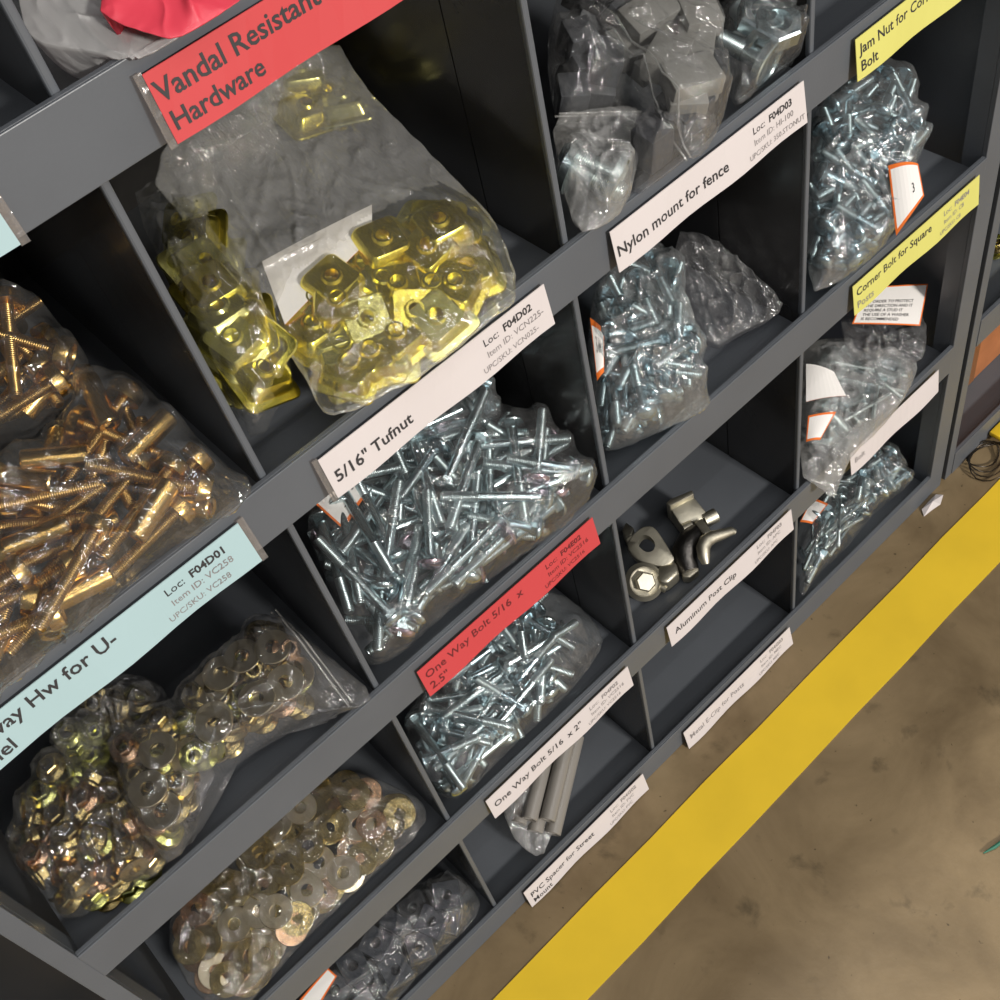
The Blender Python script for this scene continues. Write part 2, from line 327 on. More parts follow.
def o_nut():
    t = random.gauss(0, .35) if random.random() < .5 else pi / 2 + random.gauss(0, .3)
    return Matrix.Rotation(random.uniform(0, 2 * pi), 3, 'Z') @ Matrix.Rotation(t, 3, 'X') @ Matrix.Rotation(random.uniform(0, 2 * pi), 3, 'Z')
def o_sq():
    t = random.gauss(0, .45) + (pi if random.random() < .12 else 0)
    return Matrix.Rotation(random.uniform(0, 2 * pi), 3, 'Z') @ Matrix.Rotation(t, 3, 'X') @ Matrix.Rotation(random.uniform(0, 2 * pi), 3, 'Z')

def bolt(key, name, L, r, R, hh, m_head, m_thr, dome=True, tl=.6, neck=True, n=18, slot=False):
    """bolt along z: head at the top (z>0), shank down to -L"""
    bm = bmesh.new(); zt = -L * (1 - tl)
    prof = [(0, -L), (r * .75, -L), (r, -L + r * .35), (r, zt)]
    lathe(bm, prof, n, 1); lathe(bm, [(r, zt), (r * 1.0, -.004 if neck else 0), (r, 0)], n, 0)
    if neck: box(bm, -r, r, -r, r, -.004, 0)
    if dome: hp = [(r, 0), (R * .96, 0), (R, .0008)] + [(R * cos(t), .0008 + hh * sin(t)) for t in (.25, .55, .85, 1.15, 1.4)] + [(0, .0008 + hh)]
    else: hp = [(r, 0), (R, 0), (R, hh * .85), (R * .93, hh), (R * .72, hh), (R * .66, hh * .8), (0, hh * .8)]
    lathe(bm, hp, n, 2 if slot else 0)
    if slot:
        for a in (0, pi): 
            rr = bmesh.ops.create_cube(bm, size=1, matrix=Matrix.Rotation(a, 4, 'Z') @ Matrix.Translation((R * .5, R * .12, hh * .75)) @ Matrix.Diagonal((R * .8, R * .25, hh * .7, 1)))
    pts = cyl_pts(r, -L, 0) + disc_pts(R, 0, hh * .5) + disc_pts(R * .5, 0, hh, 8, 1)
    template(key, name, [('bolt', bm, [m_head, m_thr, M['pink'] if slot else m_head], 35)], pts, o_bolt)
bolt('zbolt', 'one_way_bolt', .076, .0038, .0096, .0050, M['zinc'], M['zinc_t'], tl=.35)
bolt('zbolt2', 'carriage_bolt', .050, .0034, .0085, .0044, M['zinc_b'], M['zinc_t'], tl=.5)
bolt('zslot', 'slotted_bolt', .052, .0035, .0100, .0050, M['zinc'], M['zinc_t'], slot=True)
bolt('zshort', 'dome_head_bolt', .040, .0038, .0098, .0050, M['zinc_b'], M['zinc_t'], tl=.5)
bolt('zthin', 'long_bolt', .078, .0022, .0095, .0045, M['zinc'], M['zinc_t'], tl=.3)
bolt('zbig', 'large_bolt', .034, .0065, .0165, .0060, M['zinc'], M['zinc_t'], dome=False, neck=False)
bolt('gbolt', 'gold_bolt', .056, .0033, .0094, .0070, M['bronze'], M['bronze_t'], dome=False, tl=1, neck=False)
def barrel(key, name, L, R, ms, mh):
    bm = bmesh.new()
    lathe(bm, [(R * .55, -L / 2 + .0008), (R * .9, -L / 2), (R, -L / 2 + .0008), (R, L / 2 - .0008), (R * .9, L / 2), (R * .55, L / 2 - .0008), (R * .55, -L / 2 + .0008)], 20)
    template(key, name, [('body', bm, ms, 35)], cyl_pts(R, -L / 2, L / 2, .002, 10), o_bolt)
barrel('gbarrel', 'barrel_nut', .033, .0062, M['bronze'], M['hole'])
barrel('zsleeve', 'barrel_nut', .024, .0052, M['zinc_b'], M['hole'])
barrel('pvc', 'spacer_tube', .105, .0085, M['pvc'], M['hole'])
def ring_pts(R, r, z): return [(q * cos(2 * pi * k / 20), q * sin(2 * pi * k / 20), s * z) for q in (R, (R + r) / 2, r) for k in range(20) for s in (-1, 1)]
def washer(key, R, r, t, m):
    bm = bmesh.new(); lathe(bm, [(r, -t), (R - .0004, -t), (R, -t * .5), (R, t * .5), (R - .0004, t), (r, t)], 32, close=True)
    template(key, 'flat_washer', [('body', bm, m, 35)], ring_pts(R, r, t), o_flat)
washer('wash_o', .0138, .0052, .0011, M['brass']); washer('wash_s', .0138, .0052, .0011, M['silver_w']); washer('wash_p', .0132, .0050, .0011, M['brass_p'])
def flange_nut(key, m, R=.0100, hexr=.0068, h=.0085, r=.0040):
    bm = bmesh.new()
    lathe(bm, [(r, 0), (R, 0), (R, .0012), (hexr * .95, .0030)], 24)
    lo = [bm.verts.new((hexr * cos(k * pi / 3), hexr * sin(k * pi / 3), .0018)) for k in range(6)]; hi = [bm.verts.new((hexr * cos(k * pi / 3), hexr * sin(k * pi / 3), h - .0008)) for k in range(6)]
    tp = [bm.verts.new((hexr * .86 * cos(k * pi / 3), hexr * .86 * sin(k * pi / 3), h)) for k in range(6)]
    nh = 24; inn = [bm.verts.new((r * cos(2 * pi * k / nh), r * sin(2 * pi * k / nh), h)) for k in range(nh)]; bot = [bm.verts.new((r * cos(2 * pi * k / nh), r * sin(2 * pi * k / nh), 0)) for k in range(nh)]
    for k in range(6):
        k2 = (k + 1) % 6; bm.faces.new((lo[k], lo[k2], hi[k2], hi[k])); bm.faces.new((hi[k], hi[k2], tp[k2], tp[k]))
        bm.faces.new([tp[k], tp[k2]] + [inn[(k * 4 + j) % nh] for j in (4, 3, 2, 1, 0)])
    for k in range(nh): bm.faces.new((inn[k], inn[(k + 1) % nh], bot[(k + 1) % nh], bot[k])).material_index = 1
    template(key, 'flange_nut', [('body', bm, [m, m], 30)], ring_pts(R, R * .6, .0006) + disc_pts(hexr, .001, h, 12, 2), o_nut)
flange_nut('nut_o', M['brass']); flange_nut('nut_p', M['brass_p']); flange_nut('nut_g', M['brass_g'])
washer('wash_n', .0125, .0050, .0011, M['silver_w'])
def hexnut(key, name, R, r, h, m):
    bm = bmesh.new(); n = 24
    o = [[bm.verts.new((R * s * cos(k * pi / 3), R * s * sin(k * pi / 3), z)) for k in range(6)] for s, z in ((.9, -h), (1, -h * .8), (1, h * .8), (.9, h))]
    c = [[bm.verts.new((r * cos(2 * pi * k / n), r * sin(2 * pi * k / n), z)) for k in range(n)] for z in (-h, h)]
    for a, b in zip(o, o[1:]):
        for k in range(6): bm.faces.new((a[k], a[(k + 1) % 6], b[(k + 1) % 6], b[k]))
    for s, (oo, cc) in enumerate(((o[0], c[0]), (o[3], c[1]))):
        for k in range(6): bm.faces.new([oo[k], oo[(k + 1) % 6]] + [cc[(k * 4 + j) % n] for j in (4, 3, 2, 1, 0)])
    for k in range(n): bm.faces.new((c[0][k], c[0][(k + 1) % n], c[1][(k + 1) % n], c[1][k]))
    template(key, name, [('body', bm, m, 30)], disc_pts(R, -h, h, 12, 2), o_nut)
hexnut('bignut', 'hex_nut', .0165, .0085, .0065, M['zinc'])
def rsq(a, rc, n=5):
    return [(sx * (a - rc) + rc * cos(t0 + pi / 2 * k / n), sy * (a - rc) + rc * sin(t0 + pi / 2 * k / n)) for sx, sy, t0 in ((1, 1, 0), (-1, 1, pi / 2), (-1, -1, pi), (1, -1, 3 * pi / 2)) for k in range(n + 1)]
def square_nut(key, m):
    """pressed square cap: flange, sloped sides, raised deck with a threaded collar"""
    bm = bmesh.new(); t = .0012
    def loops(off):
        L = []
        for a, rc, z in ((.0190, .0055, 0), (.0186, .0055, .0010), (.0150, .0048, .0020), (.0132, .0042, .0085), (.0118, .0036, .0100), (.0062, .0058, .0100)):
            L.append([bm.verts.new((x, y, z - off)) for x, y in rsq(a - off * .4, min(rc, a - off * .4 - 1e-4))])
        n = len(L[0]); r1 = .0048
        for r, z in ((.0052, .0118), (.0040, .0118), (.0036, .0060)):
            L.append([bm.verts.new((r * cos(2 * pi * (k + .0) / n + .0), r * sin(2 * pi * k / n), z - off)) for k in range(n)])
        return L
    A = loops(0); Bq = loops(t); n = len(A[0])
    for L in (A, Bq):
        for p, q in zip(L, L[1:]):
            for k in range(n): bm.faces.new((p[k], p[(k + 1) % n], q[(k + 1) % n], q[k]))
    for p, q in ((A[0], Bq[0]), (A[-1], Bq[-1])):
        for k in range(n): bm.faces.new((p[k], p[(k + 1) % n], q[(k + 1) % n], q[k]))
    pts = [(x, y, z) for a, z in ((.019, 0), (.019, .001), (.0135, .009), (.009, .0105)) for x, y in rsq(a, .004, 3)] + [(0, 0, .0118)] + [(x, y, 0) for x, y in rsq(.012, .003, 2)]
    template(key, 'square_nut', [('body', bm, m, 40)], pts, o_sq)
square_nut('sq', M['gold']); square_nut('sq2', M['gold_l'])
def block(key, name, a, b, c, m, bore=0.):
    bm = bmesh.new()
    if bore:
        n = 24; out = rsq(a, .0015, 5)
        def ring(r, z): return [bm.verts.new((r * cos(2 * pi * k / n), r * sin(2 * pi * k / n), z)) for k in range(n)]
        def sq(q, z): return [bm.verts.new((x * q, y * q, z)) for x, y in out]
        L = [ring(bore * .9, -c), sq(.95, -c), sq(1, -c + .001), sq(1, c - .001), sq(.95, c), ring(bore, c), ring(bore * .85, c - .001), ring(bore * .8, -c + .0005)]
        for p, q in zip(L, L[1:] + L[:1]):
            for k in range(n): bm.faces.new((p[k], p[(k + 1) % n], q[(k + 1) % n], q[k]))
    else: box(bm, -a, a, -b, b, -c, c, .0012)
    pts = [(x, y, z) for x in np.linspace(-a, a, 7) for y in np.linspace(-b, b, 7) for z in (-c, 0, c)]
    template(key, name, [('body', bm, m, 35)], pts, o_nut)
block('cap', 'square_end_cap', .0135, .0135, .0085, M['plastic_g'], .0055); block('cap2', 'square_end_cap', .0135, .0135, .0085, M['rubber'], .0055)
block('rub', 'rubber_block', .0095, .0095, .013, M['rubber']); block('nyl', 'nylon_block', .012, .017, .007, M['nylon'])

def place(key, M4, label, cat, group, scale=1.):
    T = TPL[key]; nm, me = T['parts'][0]
    o = bpy.data.objects.new(T['name'], me); COL.objects.link(o); o.matrix_world = M4
    for pn, pm in T['parts'][1:]:
        c = bpy.data.objects.new(pn, pm); COL.objects.link(c); c.parent = o
    return tag(o, label, cat, group)

# ------------------------------------------------------------------ bags and piles
def inside(poly, X, Y):
    c = np.zeros(np.shape(X), bool); n = len(poly)
    for i in range(n):
        x1, y1 = poly[i]; x2, y2 = poly[(i + 1) % n]
        m = ((y1 > Y) != (y2 > Y)) & (X < (x2 - x1) * (Y - y1) / (y2 - y1 + 1e-12) + x1); c ^= m
    return c
def edge_dist(poly, X, Y):
    d = np.full(np.shape(X), 9.)
    for i in range(len(poly)):
        x1, y1 = poly[i]; x2, y2 = poly[(i + 1) % len(poly)]; dx, dy = x2 - x1, y2 - y1
        t = np.clip(((X - x1) * dx + (Y - y1) * dy) / (dx * dx + dy * dy + 1e-12), 0, 1)
        d = np.minimum(d, np.hypot(X - x1 - t * dx, Y - y1 - t * dy))
    return d
def smooth_poly(p, it=2):
    for _ in range(it): p = [q for i in range(len(p)) for q in ((.75 * p[i][0] + .25 * p[(i + 1) % len(p)][0], .75 * p[i][1] + .25 * p[(i + 1) % len(p)][1]), (.25 * p[i][0] + .75 * p[(i + 1) % len(p)][0], .25 * p[i][1] + .75 * p[(i + 1) % len(p)][1]))]
    return p
CELL = .0015
class Field:
    """a tilted resting surface inside one bin, with a height map that grows as pieces are laid on it"""
    def __init__(s, row, col, a, b, hm, film, items=None, dome=.0, dome_w=.02, cap=1.75, tol=.985):
        s.row = row; s.zs = ZS[row]; s.col = col; nb = math.sqrt(1 + b * b); s.a = a
        s.O = np.array([0, 0, s.zs + a]); s.U = np.array([1., 0, 0]); s.V = np.array([0, 1, b]) / nb; s.N = np.array([0, -b, 1]) / nb
        s.cap = hm * cap; s.tol = tol; s.hm = hm; s.x0 = COLX[col] + .0045; s.x1 = COLX[col + 1] - .0045
        cl = lambda P: [(min(max(u, s.x0), s.x1), v) for u, v in P]
        s.film = cl([s.uv(*p, hm) for p in film]); s.items = cl([s.uv(*p, hm) for p in (items or film)])
        F = np.array(s.film + s.items); s.u0, s.v0 = F.min(0) - .008; s.nu, s.nv = ((F.max(0) + .008 - (s.u0, s.v0)) / CELL).astype(int) + 1
        s.gu = s.u0 + (np.arange(s.nu) + .5) * CELL; s.gv = s.v0 + (np.arange(s.nv) + .5) * CELL
        s.X, s.Y = np.meshgrid(s.gu, s.gv, indexing='ij')
        ins = inside(s.items, s.X, s.Y); d = np.where(ins, edge_dist(s.items, s.X, s.Y), 0)
        s.H0 = dome * (1 - np.exp(-d / dome_w)); s.H = s.H0.copy(); s.D = np.zeros_like(s.H)
    def uv(s, px, py, w):
        d = ray(px, py); P0 = s.O + s.N * w; t = np.dot(P0 - CC, s.N) / np.dot(d, s.N); P = CC + t * d - s.O
        return (float(np.dot(P, s.U)), float(np.dot(P, s.V)))
    def world(s, u, v, w): return s.O + s.U * u + s.V * v + s.N * w
    def lay(s, key, n, label, cat, group, poly=None, K=36, pick='low', hmax=.06):
        T = TPL[key]; P0 = T['pts']; poly = poly or s.items; A = np.array(poly); lo, hi = A.min(0), A.max(0); done = 0
        RM = np.array(Matrix([s.U, s.V, s.N]).transposed())
        for _ in range(n):
            best = None
            for k in range(K):
                u, v = rng.uniform(lo[0], hi[0]), rng.uniform(lo[1], hi[1])
                if not inside(poly, np.array(u), np.array(v)): continue
                R = np.array(T['orient']()); P = P0 @ R.T
                x, y = P[:, 0] + u, P[:, 1] + v
                if x.min() < s.x0 or x.max() > s.x1: continue
                if inside(poly, x[::4], y[::4]).mean() < .8 or inside(s.film, x, y).mean() < s.tol: continue
                i = ((x - s.u0) / CELL).astype(int); j = ((y - s.v0) / CELL).astype(int)
                if i.min() < 0 or j.min() < 0 or i.max() >= s.nu or j.max() >= s.nv: continue
                w = float(np.percentile(s.H[i, j] - P[:, 2], 86)) + .0002; w = max(w, .0003 - P[:, 2].min())
                if w + P[:, 2].max() > s.cap: continue
                yw = s.world(x, y, 0) if False else None
                yy = s.O[1] + s.V[1] * y + s.N[1] * (w + P[:, 2]); zz = s.O[2] + s.V[2] * y + s.N[2] * (w + P[:, 2])
                if yy.max() > DEPTH - .003 or (zz[yy < .006] < LIPZ[s.row] + .001).any() if (yy < .006).any() else yy.max() > DEPTH - .003: continue
                sc = w + P[:, 2].max() * .5 + (P[:, 2].max() - P[:, 2].min()) * .15
                if best is None or sc < best[0]: best = (sc, u, v, w, R, i, j, P)
            if best is None: continue
            sc, u, v, w, R, i, j, P = best
            np.maximum.at(s.H, (i, j), w + P[:, 2])
            np.maximum.at(s.H, (np.minimum(i + 1, s.nu - 1), j), w + P[:, 2] - .0003); np.maximum.at(s.H, (i, np.minimum(j + 1, s.nv - 1)), w + P[:, 2] - .0003)
            W = s.world(u, v, w); M3 = RM @ R
            M4 = Matrix.Translation(Vector(W)) @ Matrix([list(r) for r in M3]).to_4x4()
            place(key, M4, label, cat, group); done += 1
        return done
    def relax(s, seam, iters):
        ins = inside(s.filmS, s.X, s.Y); ob = np.where(s.H > s.H0 + .0004, s.H + .0007, -1)
        ob = np.where(ins, np.maximum(ob, np.minimum(s.H0, .0) + .0004), -1)
        for a in (0, 1): ob = np.maximum(ob, np.maximum(np.roll(ob, 1, a), np.roll(ob, -1, a)))
        edge = ~ins; h = np.where(ins, np.maximum(ob, seam), seam)
        for _ in range(iters):
            q = (np.roll(h, 1, 0) + np.roll(h, -1, 0) + np.roll(h, 1, 1) + np.roll(h, -1, 1)) * .25
            h = np.maximum(q, ob); h[edge] = np.minimum(q, .03)[edge] * .0 + seam
        s.h = h; return h
    def height(s, u, v):
        x = np.clip((u - s.u0) / CELL - .5, 0, s.nu - 1.001); y = np.clip((v - s.v0) / CELL - .5, 0, s.nv - 1.001); i = int(x); j = int(y); fx = x - i; fy = y - j
        return float(s.h[i, j] * (1 - fx) * (1 - fy) + s.h[i + 1, j] * fx * (1 - fy) + s.h[i, j + 1] * (1 - fx) * fy + s.h[i + 1, j + 1] * fx * fy)
    def clampw(s, P):
        P[0] = min(max(P[0], s.x0 - .003), s.x1 + .003); P[1] = min(P[1], DEPTH - .002)
        if P[1] > .009: P[2] = max(P[2], s.zs + .0012)
        elif P[1] > -.005: P[2] = max(P[2], LIPZ[s.row] + .0012)
        return P
    def bag(s, name, m, label, group=None, wr=.002, iters=140, sag=1., seamk=.45, NA=190, NR=46, m2=None, folds=12, frill=1., zips=(), seed=0, smooth=1, cat='plastic bag', fin=0.):
        s.filmS = smooth_poly(s.film, smooth); seam = s.hm * seamk; s.relax(seam, iters)
        P = np.array(s.filmS); c = P.mean(0) * .5 + (P.max(0) + P.min(0)) * .25
        L = np.cumsum([0] + [np.hypot(*(P[(i + 1) % len(P)] - P[i])) for i in range(len(P))])
        ring = []
        for k in range(NA):
            t = L[-1] * k / NA; i = np.searchsorted(L, t, 'right') - 1; f = (t - L[i]) / (L[i + 1] - L[i] + 1e-12); ring.append(P[i] * (1 - f) + P[(i + 1) % len(P)] * f)
        bm = bmesh.new(); T_, B_2 = [], []; rf = random.Random(seed); FL = []
        span = float(np.hypot(*(P.max(0) - P.min(0))))
        for _ in range(folds):
            t = rf.uniform(-.35, .35); an = rf.gauss(pi / 2, .55); ctr = c + (P.max(0) - P.min(0)) * np.array([t, rf.uniform(-.3, .3)]); dv = np.array([cos(an), sin(an)])
            FL.append((ctr, dv, rf.uniform(.15, .38) * span, rf.uniform(.0010, .0022), rf.uniform(.0016, .0038), rf.uniform(20, 60), rf.uniform(0, 6)))
        def fold(p):
            z = 0.
            for ctr, dv, ln, w_, am, fr_, ph in FL:
                r_ = p - ctr; al = float(r_ @ dv); ac = float(r_[0] * -dv[1] + r_[1] * dv[0]) + .003 * sin(al * fr_ + ph)
                if abs(al) < ln and abs(ac) < 4 * w_: z = max(z, am * math.exp(-(ac / w_) ** 2) * (1 - (al / ln) ** 2))
            return z
        for r in range(NR + 1):
            q = 1 - (1 - r / NR) ** 1.15 if r < NR else 1; tr, br = [], []
            for k in (range(NA) if r else (0,)):
                jit = 1 + frill * .012 * mnoise.noise((k * .35, seed * 3.1, 0)) * (q > .9)
                u, v = c + (ring[k] - c) * q * jit
                nz = Vector((u * 34 + seed * 9, v * 22 - seed * 5, seed)); n1 = 1 - abs(mnoise.noise(nz)) * 2; n2 = mnoise.noise(nz * 3.1); n3 = 1 - abs(mnoise.noise(nz * 2.2 + Vector((5, 1, 2)))) * 2
                e = (1 - q ** 8); fr = frill * .0025 * mnoise.noise((k * .25, seed * 2, 4)) * q ** 6
                w = s.height(u, v) + wr * e * (max(0, n1) ** 3 * 1.6 + max(0, n3) ** 4 * 1.2 + .35 * n2 + .3) + fr + fold(np.array((u, v))) * e
                tr.append(bm.verts.new(s.clampw(s.world(u, v, max(w, .0012)))))
                if r < NR:
                    zp = s.world(u, v, 0); dep = max(0, (zp[2] - s.zs - .0015)) * sag if zp[1] > .006 else 0
                    lw = seam * q ** 4 * .9 + fr * .9; Wp = s.world(u, v, lw); Wp[2] -= dep * (1 - q ** 5); br.append(bm.verts.new(s.clampw(Wp)))
            T_.append(tr); B_2.append(br)
        for lay, flip in ((T_, 0), (B_2[:-1] + [T_[-1]], 1)):
            for r in range(NR):
                a, b = lay[r], lay[r + 1]
                for k in range(NA):
                    k2 = (k + 1) % NA; q = [a[0], b[k], b[k2]] if len(a) == 1 else [a[k], b[k], b[k2], a[k2]]
                    bm.faces.new(q[::-1] if flip else q)
        mats = [m]
        if m2 is not None:
            mats.append(m2); bm.faces.ensure_lookup_table(); C3 = np.array([f.calc_center_median() for f in bm.faces]) - s.O
            far = ~inside(s.items, C3 @ s.U, C3 @ s.V)
            for f, q in zip(bm.faces, far): f.material_index = int(q)
        o = finish(name, bm, mats, None, 180); tag(o, label, cat, group)
        for (p, q) in zips:
            (ua, va), (ub, vb) = s.uv(*p, s.hm), s.uv(*q, s.hm); bz = bmesh.new()
            for off in (0, .0035):
                pts = []
                for i in range(13):
                    u = ua + (ub - ua) * i / 12 + off; v = va + (vb - va) * i / 12; pts.append(s.clampw(s.world(u, v, s.height(u, v) + wr * .6 + .001)))
                tube(bz, pts, .0007, 6)
            finish('zip_seal', bz, M['film_c'], o, 180)
        return o

def sheet(F, quad, w, name, label, lines, sz, cat='sticker', border=.0016, bend=.002, parent=None):
    """a bordered paper sticker lying on a bag; quad = image corners (lower left, lower right, upper right, upper left) found on the bag's surface"""
    C4 = [np.array(F.world(*F.uv(*p, w), w)) for p in quad]; W, Hh = sz
    nrm = np.cross(C4[1] - C4[0], C4[3] - C4[0]); nrm /= np.linalg.norm(nrm)
    if nrm[2] < 0: nrm = -nrm
    def mp(x, y, e=0.):
        s, t = x / W, y / Hh; P = (C4[0] * (1 - s) + C4[1] * s) * (1 - t) + (C4[3] * (1 - s) + C4[2] * s) * t
        return tuple(P + nrm * (e + bend * 4 * s * (1 - s)))
    bm = bmesh.new(); xs = [0, border] + [border + (W - 2 * border) * i / 8 for i in range(1, 8)] + [W - border, W]; ys = [0, border, Hh / 2, Hh - border, Hh]
    g = [[[bm.verts.new(mp(x, y, e)) for x in xs] for y in ys] for e in (0, .0004)]
    for e in (0, 1):
        for j in range(4):
            for i in range(len(xs) - 1):
                f = bm.faces.new((g[e][j][i], g[e][j][i + 1], g[e][j + 1][i + 1], g[e][j + 1][i]))
                f.material_index = 1 if (border and (i in (0, len(xs) - 2) or j in (0, 3))) else 0
    for j in (0, 4):
        for i in range(len(xs) - 1): bm.faces.new((g[0][j][i], g[0][j][i + 1], g[1][j][i + 1], g[1][j][i])).material_index = 1
    for i in (0, len(xs) - 1):
        for j in range(4): bm.faces.new((g[0][j][i], g[0][j + 1][i], g[1][j + 1][i], g[1][j][i])).material_index = 1
    bmesh.ops.recalc_face_normals(bm, faces=bm.faces)
    o = finish(name, bm, [M['tag'], M['orange']], None); tag(o, label, cat)
    if lines: text_obj('printed_text', lines, lambda x, y: mp(x, y, .0007), [M['ink'], M['ink_f']], o)
    return o

# ------------------------------------------------------------------ contents
def pile(F, spec, label, cat, group, poly=None, K=36):
    for key, n in spec: F.lay(key, n, label, cat, group, poly, K)
def mixpile(F, keys, n, label, cat, group, poly=None, K=36):
    for _ in range(n): F.lay(random.choice(keys), 1, label, cat, group, poly, K)

# --- column 0, above the blue label: gold bolts
F = Field('B', 0, .012, .42, .022, [(-70, 330), (-20, 270), (20, 278), (60, 318), (92, 362), (84, 388), (30, 412), (-20, 440), (-80, 470)], dome=.006)
mixpile(F, ['gbolt', 'gbolt', 'gbolt', 'gbarrel'], 26, 'gold threaded bolt in the small rear bag at the left picture edge', 'bolt', 'gold bolts in the small rear bag')
F.bag('poly_bag', M['film'], 'small clear bag of gold bolts at the left edge, behind the larger gold bolt bag', None, .0021, seed=1)
F = Field('B', 0, .006, .34, .026, [(-90, 520), (-20, 458), (36, 432), (84, 374), (108, 355), (130, 364), (165, 398), (215, 452), (252, 468), (240, 496), (204, 520), (152, 546), (84, 618), (22, 662), (-60, 740), (-110, 700)],
          [(-90, 530), (0, 470), (60, 420), (95, 380), (130, 385), (165, 425), (205, 470), (205, 505), (150, 540), (84, 608), (20, 655), (-60, 730)], dome=.014)
mixpile(F, ['gbolt', 'gbolt', 'gbarrel'], 54, 'gold threaded bolt or barrel in the big clear bag above the pale blue label', 'bolt', 'gold bolts in the big clear bag')
F.bag('poly_bag', M['film'], 'big clear bag of gold bolts resting above the pale blue label', None, .0023, seed=2)

# --- column 1, above the 5/16 Tufnut label: gold square nuts
F = Field('B', 1, .002, .34, .014, [(225, 70), (330, 15), (405, 85), (480, 190), (420, 210), (330, 150), (260, 130)], dome=.002)
mixpile(F, ['sq', 'sq2'], 8, 'gold square nut at the back, under the empty top of the cloudy bag', 'square nut', 'gold square nuts at the back of the bin')
F = Field('B', 1, .006, .34, .020, [(124, 186), (150, 166), (172, 176), (222, 246), (256, 300), (292, 352), (284, 385), (254, 437), (230, 402), (190, 318)],
          [(126, 188), (150, 172), (172, 184), (222, 256), (256, 310), (286, 356), (278, 385), (252, 428), (230, 396), (190, 318)], dome=.008, tol=.8, cap=2.2)
mixpile(F, ['sq', 'sq', 'sq2'], 30, 'gold square nut in the narrow bag along the left divider', 'square nut', 'gold square nuts in the narrow bag', K=60)
F.bag('poly_bag', M['film'], 'narrow clear bag of gold square nuts beside the left divider, partly under the cloudy bag', None, .004, seed=3)
F = Field('B', 1, .014, .36, .030, [(151, 172), (150, 170), (152, 164), (156, 130), (230, 62), (335, 20), (354, 62), (410, 120), (470, 178), (500, 212), (524, 282), (500, 304), (420, 368), (337, 408), (318, 400), (296, 352), (268, 330), (238, 290), (205, 235)],
          [(268, 318), (292, 268), (330, 252), (362, 216), (400, 196), (440, 172), (478, 192), (502, 222), (520, 282), (498, 302), (420, 364), (337, 402), (318, 396), (300, 352)], dome=.012)
mixpile(F, ['sq', 'sq', 'sq2'], 34, 'gold square nut in the large cloudy bag above the 5/16 Tufnut label', 'square nut', 'gold square nuts in the large cloudy bag', K=60)
zz = inside([F.uv(*p, .02) for p in [(280, 330), (376, 240), (376, 200), (256, 256)]], F.X, F.Y); F.H[zz] = np.maximum(F.H[zz], .0215)
F.bag('poly_bag', M['film'], 'large cloudy poly bag with gold square nuts gathered at its lower end', None, .0013, seed=4, iters=220, sag=.4, seamk=.6, m2=M['film_c'], folds=12)
sheet(F, [(285, 325), (372, 238), (372, 205), (262, 262)], .0205, 'paper_slip', 'white paper slip inside the cloudy bag of gold square nuts', [], (.06, .03), 'paper slip', 0, .001)

# --- column 2, above the Nylon mount for fence label
F = Field('B', 2, .006, .36, .018, [(546, 40), (560, -20), (620, -30), (640, 30), (632, 100), (592, 110), (556, 112)], dome=.002, cap=2.4)
mixpile(F, ['rub'], 26, 'black rubber block in the upper left bag above the Nylon mount label', 'rubber block', 'black rubber blocks in the bin')
F.bag('poly_bag', M['film'], 'clear bag of black rubber blocks at the top middle of the bin', None, .003, seed=5)
F = Field('B', 2, .004, .20, .016, [(640, 130), (690, 110), (722, 118), (700, 150), (664, 176), (634, 200), (630, 160)], dome=.003, cap=2.6, tol=.9)
mixpile(F, ['rub'], 9, 'black rubber block low in the bin against the lip', 'rubber block', 'black rubber blocks against the lip')
F.bag('poly_bag', M['film_g'], 'grey clear bag tucked low against the lip above the word mount', None, .003, seed=6)
F = Field('B', 2, .016, .34, .018, [(552, 104), (590, 98), (636, 92), (650, 112), (638, 160), (630, 196), (604, 218), (578, 222), (562, 170)], [(562, 160), (624, 140), (632, 195), (600, 216), (574, 214)], cap=3, tol=.8)
mixpile(F, ['zbig'], 2, 'stubby silver bolt in the small pinkish clear bag', 'bolt', 'stubby bolts in the small clear bag', K=80)
F.bag('poly_bag', M['film_c'], 'small cloudy bag with a stubby silver bolt at the left divider', None, .0025, seed=7, zips=[((556, 108), (640, 106))])
F = Field('B', 2, .014, .34, .026, [(596, 10), (640, -30), (690, -30), (716, 30), (732, 80), (726, 112), (702, 146), (684, 136), (650, 96), (610, 56)], dome=.008)
mixpile(F, ['nyl', 'nyl', 'cap2'], 22, 'grey nylon mount block in the middle clear bag', 'nylon mount', 'nylon mounts in the middle bag', K=60)
F.bag('poly_bag', M['film'], 'clear bag of grey nylon mount blocks lying diagonally above the Nylon mount label', None, .004, seed=8, zips=[((604, 30), (690, 148))])
F = Field('B', 2, .010, .34, .020, [(716, -10), (770, -30), (796, 5), (812, 34), (792, 50), (770, 66), (748, 92), (734, 84), (724, 30)], [(735, 10), (780, 5), (798, 40), (760, 76), (738, 74)], cap=3, tol=.85)
mixpile(F, ['zbig', 'bignut'], 5, 'large silver nut or bolt in the clear bag by the right divider', 'nut', 'large silver nuts and bolts by the right divider', K=80)
F.bag('poly_bag', M['film'], 'clear bag with a large silver nut by the right divider at the top', None, .003, seed=9)

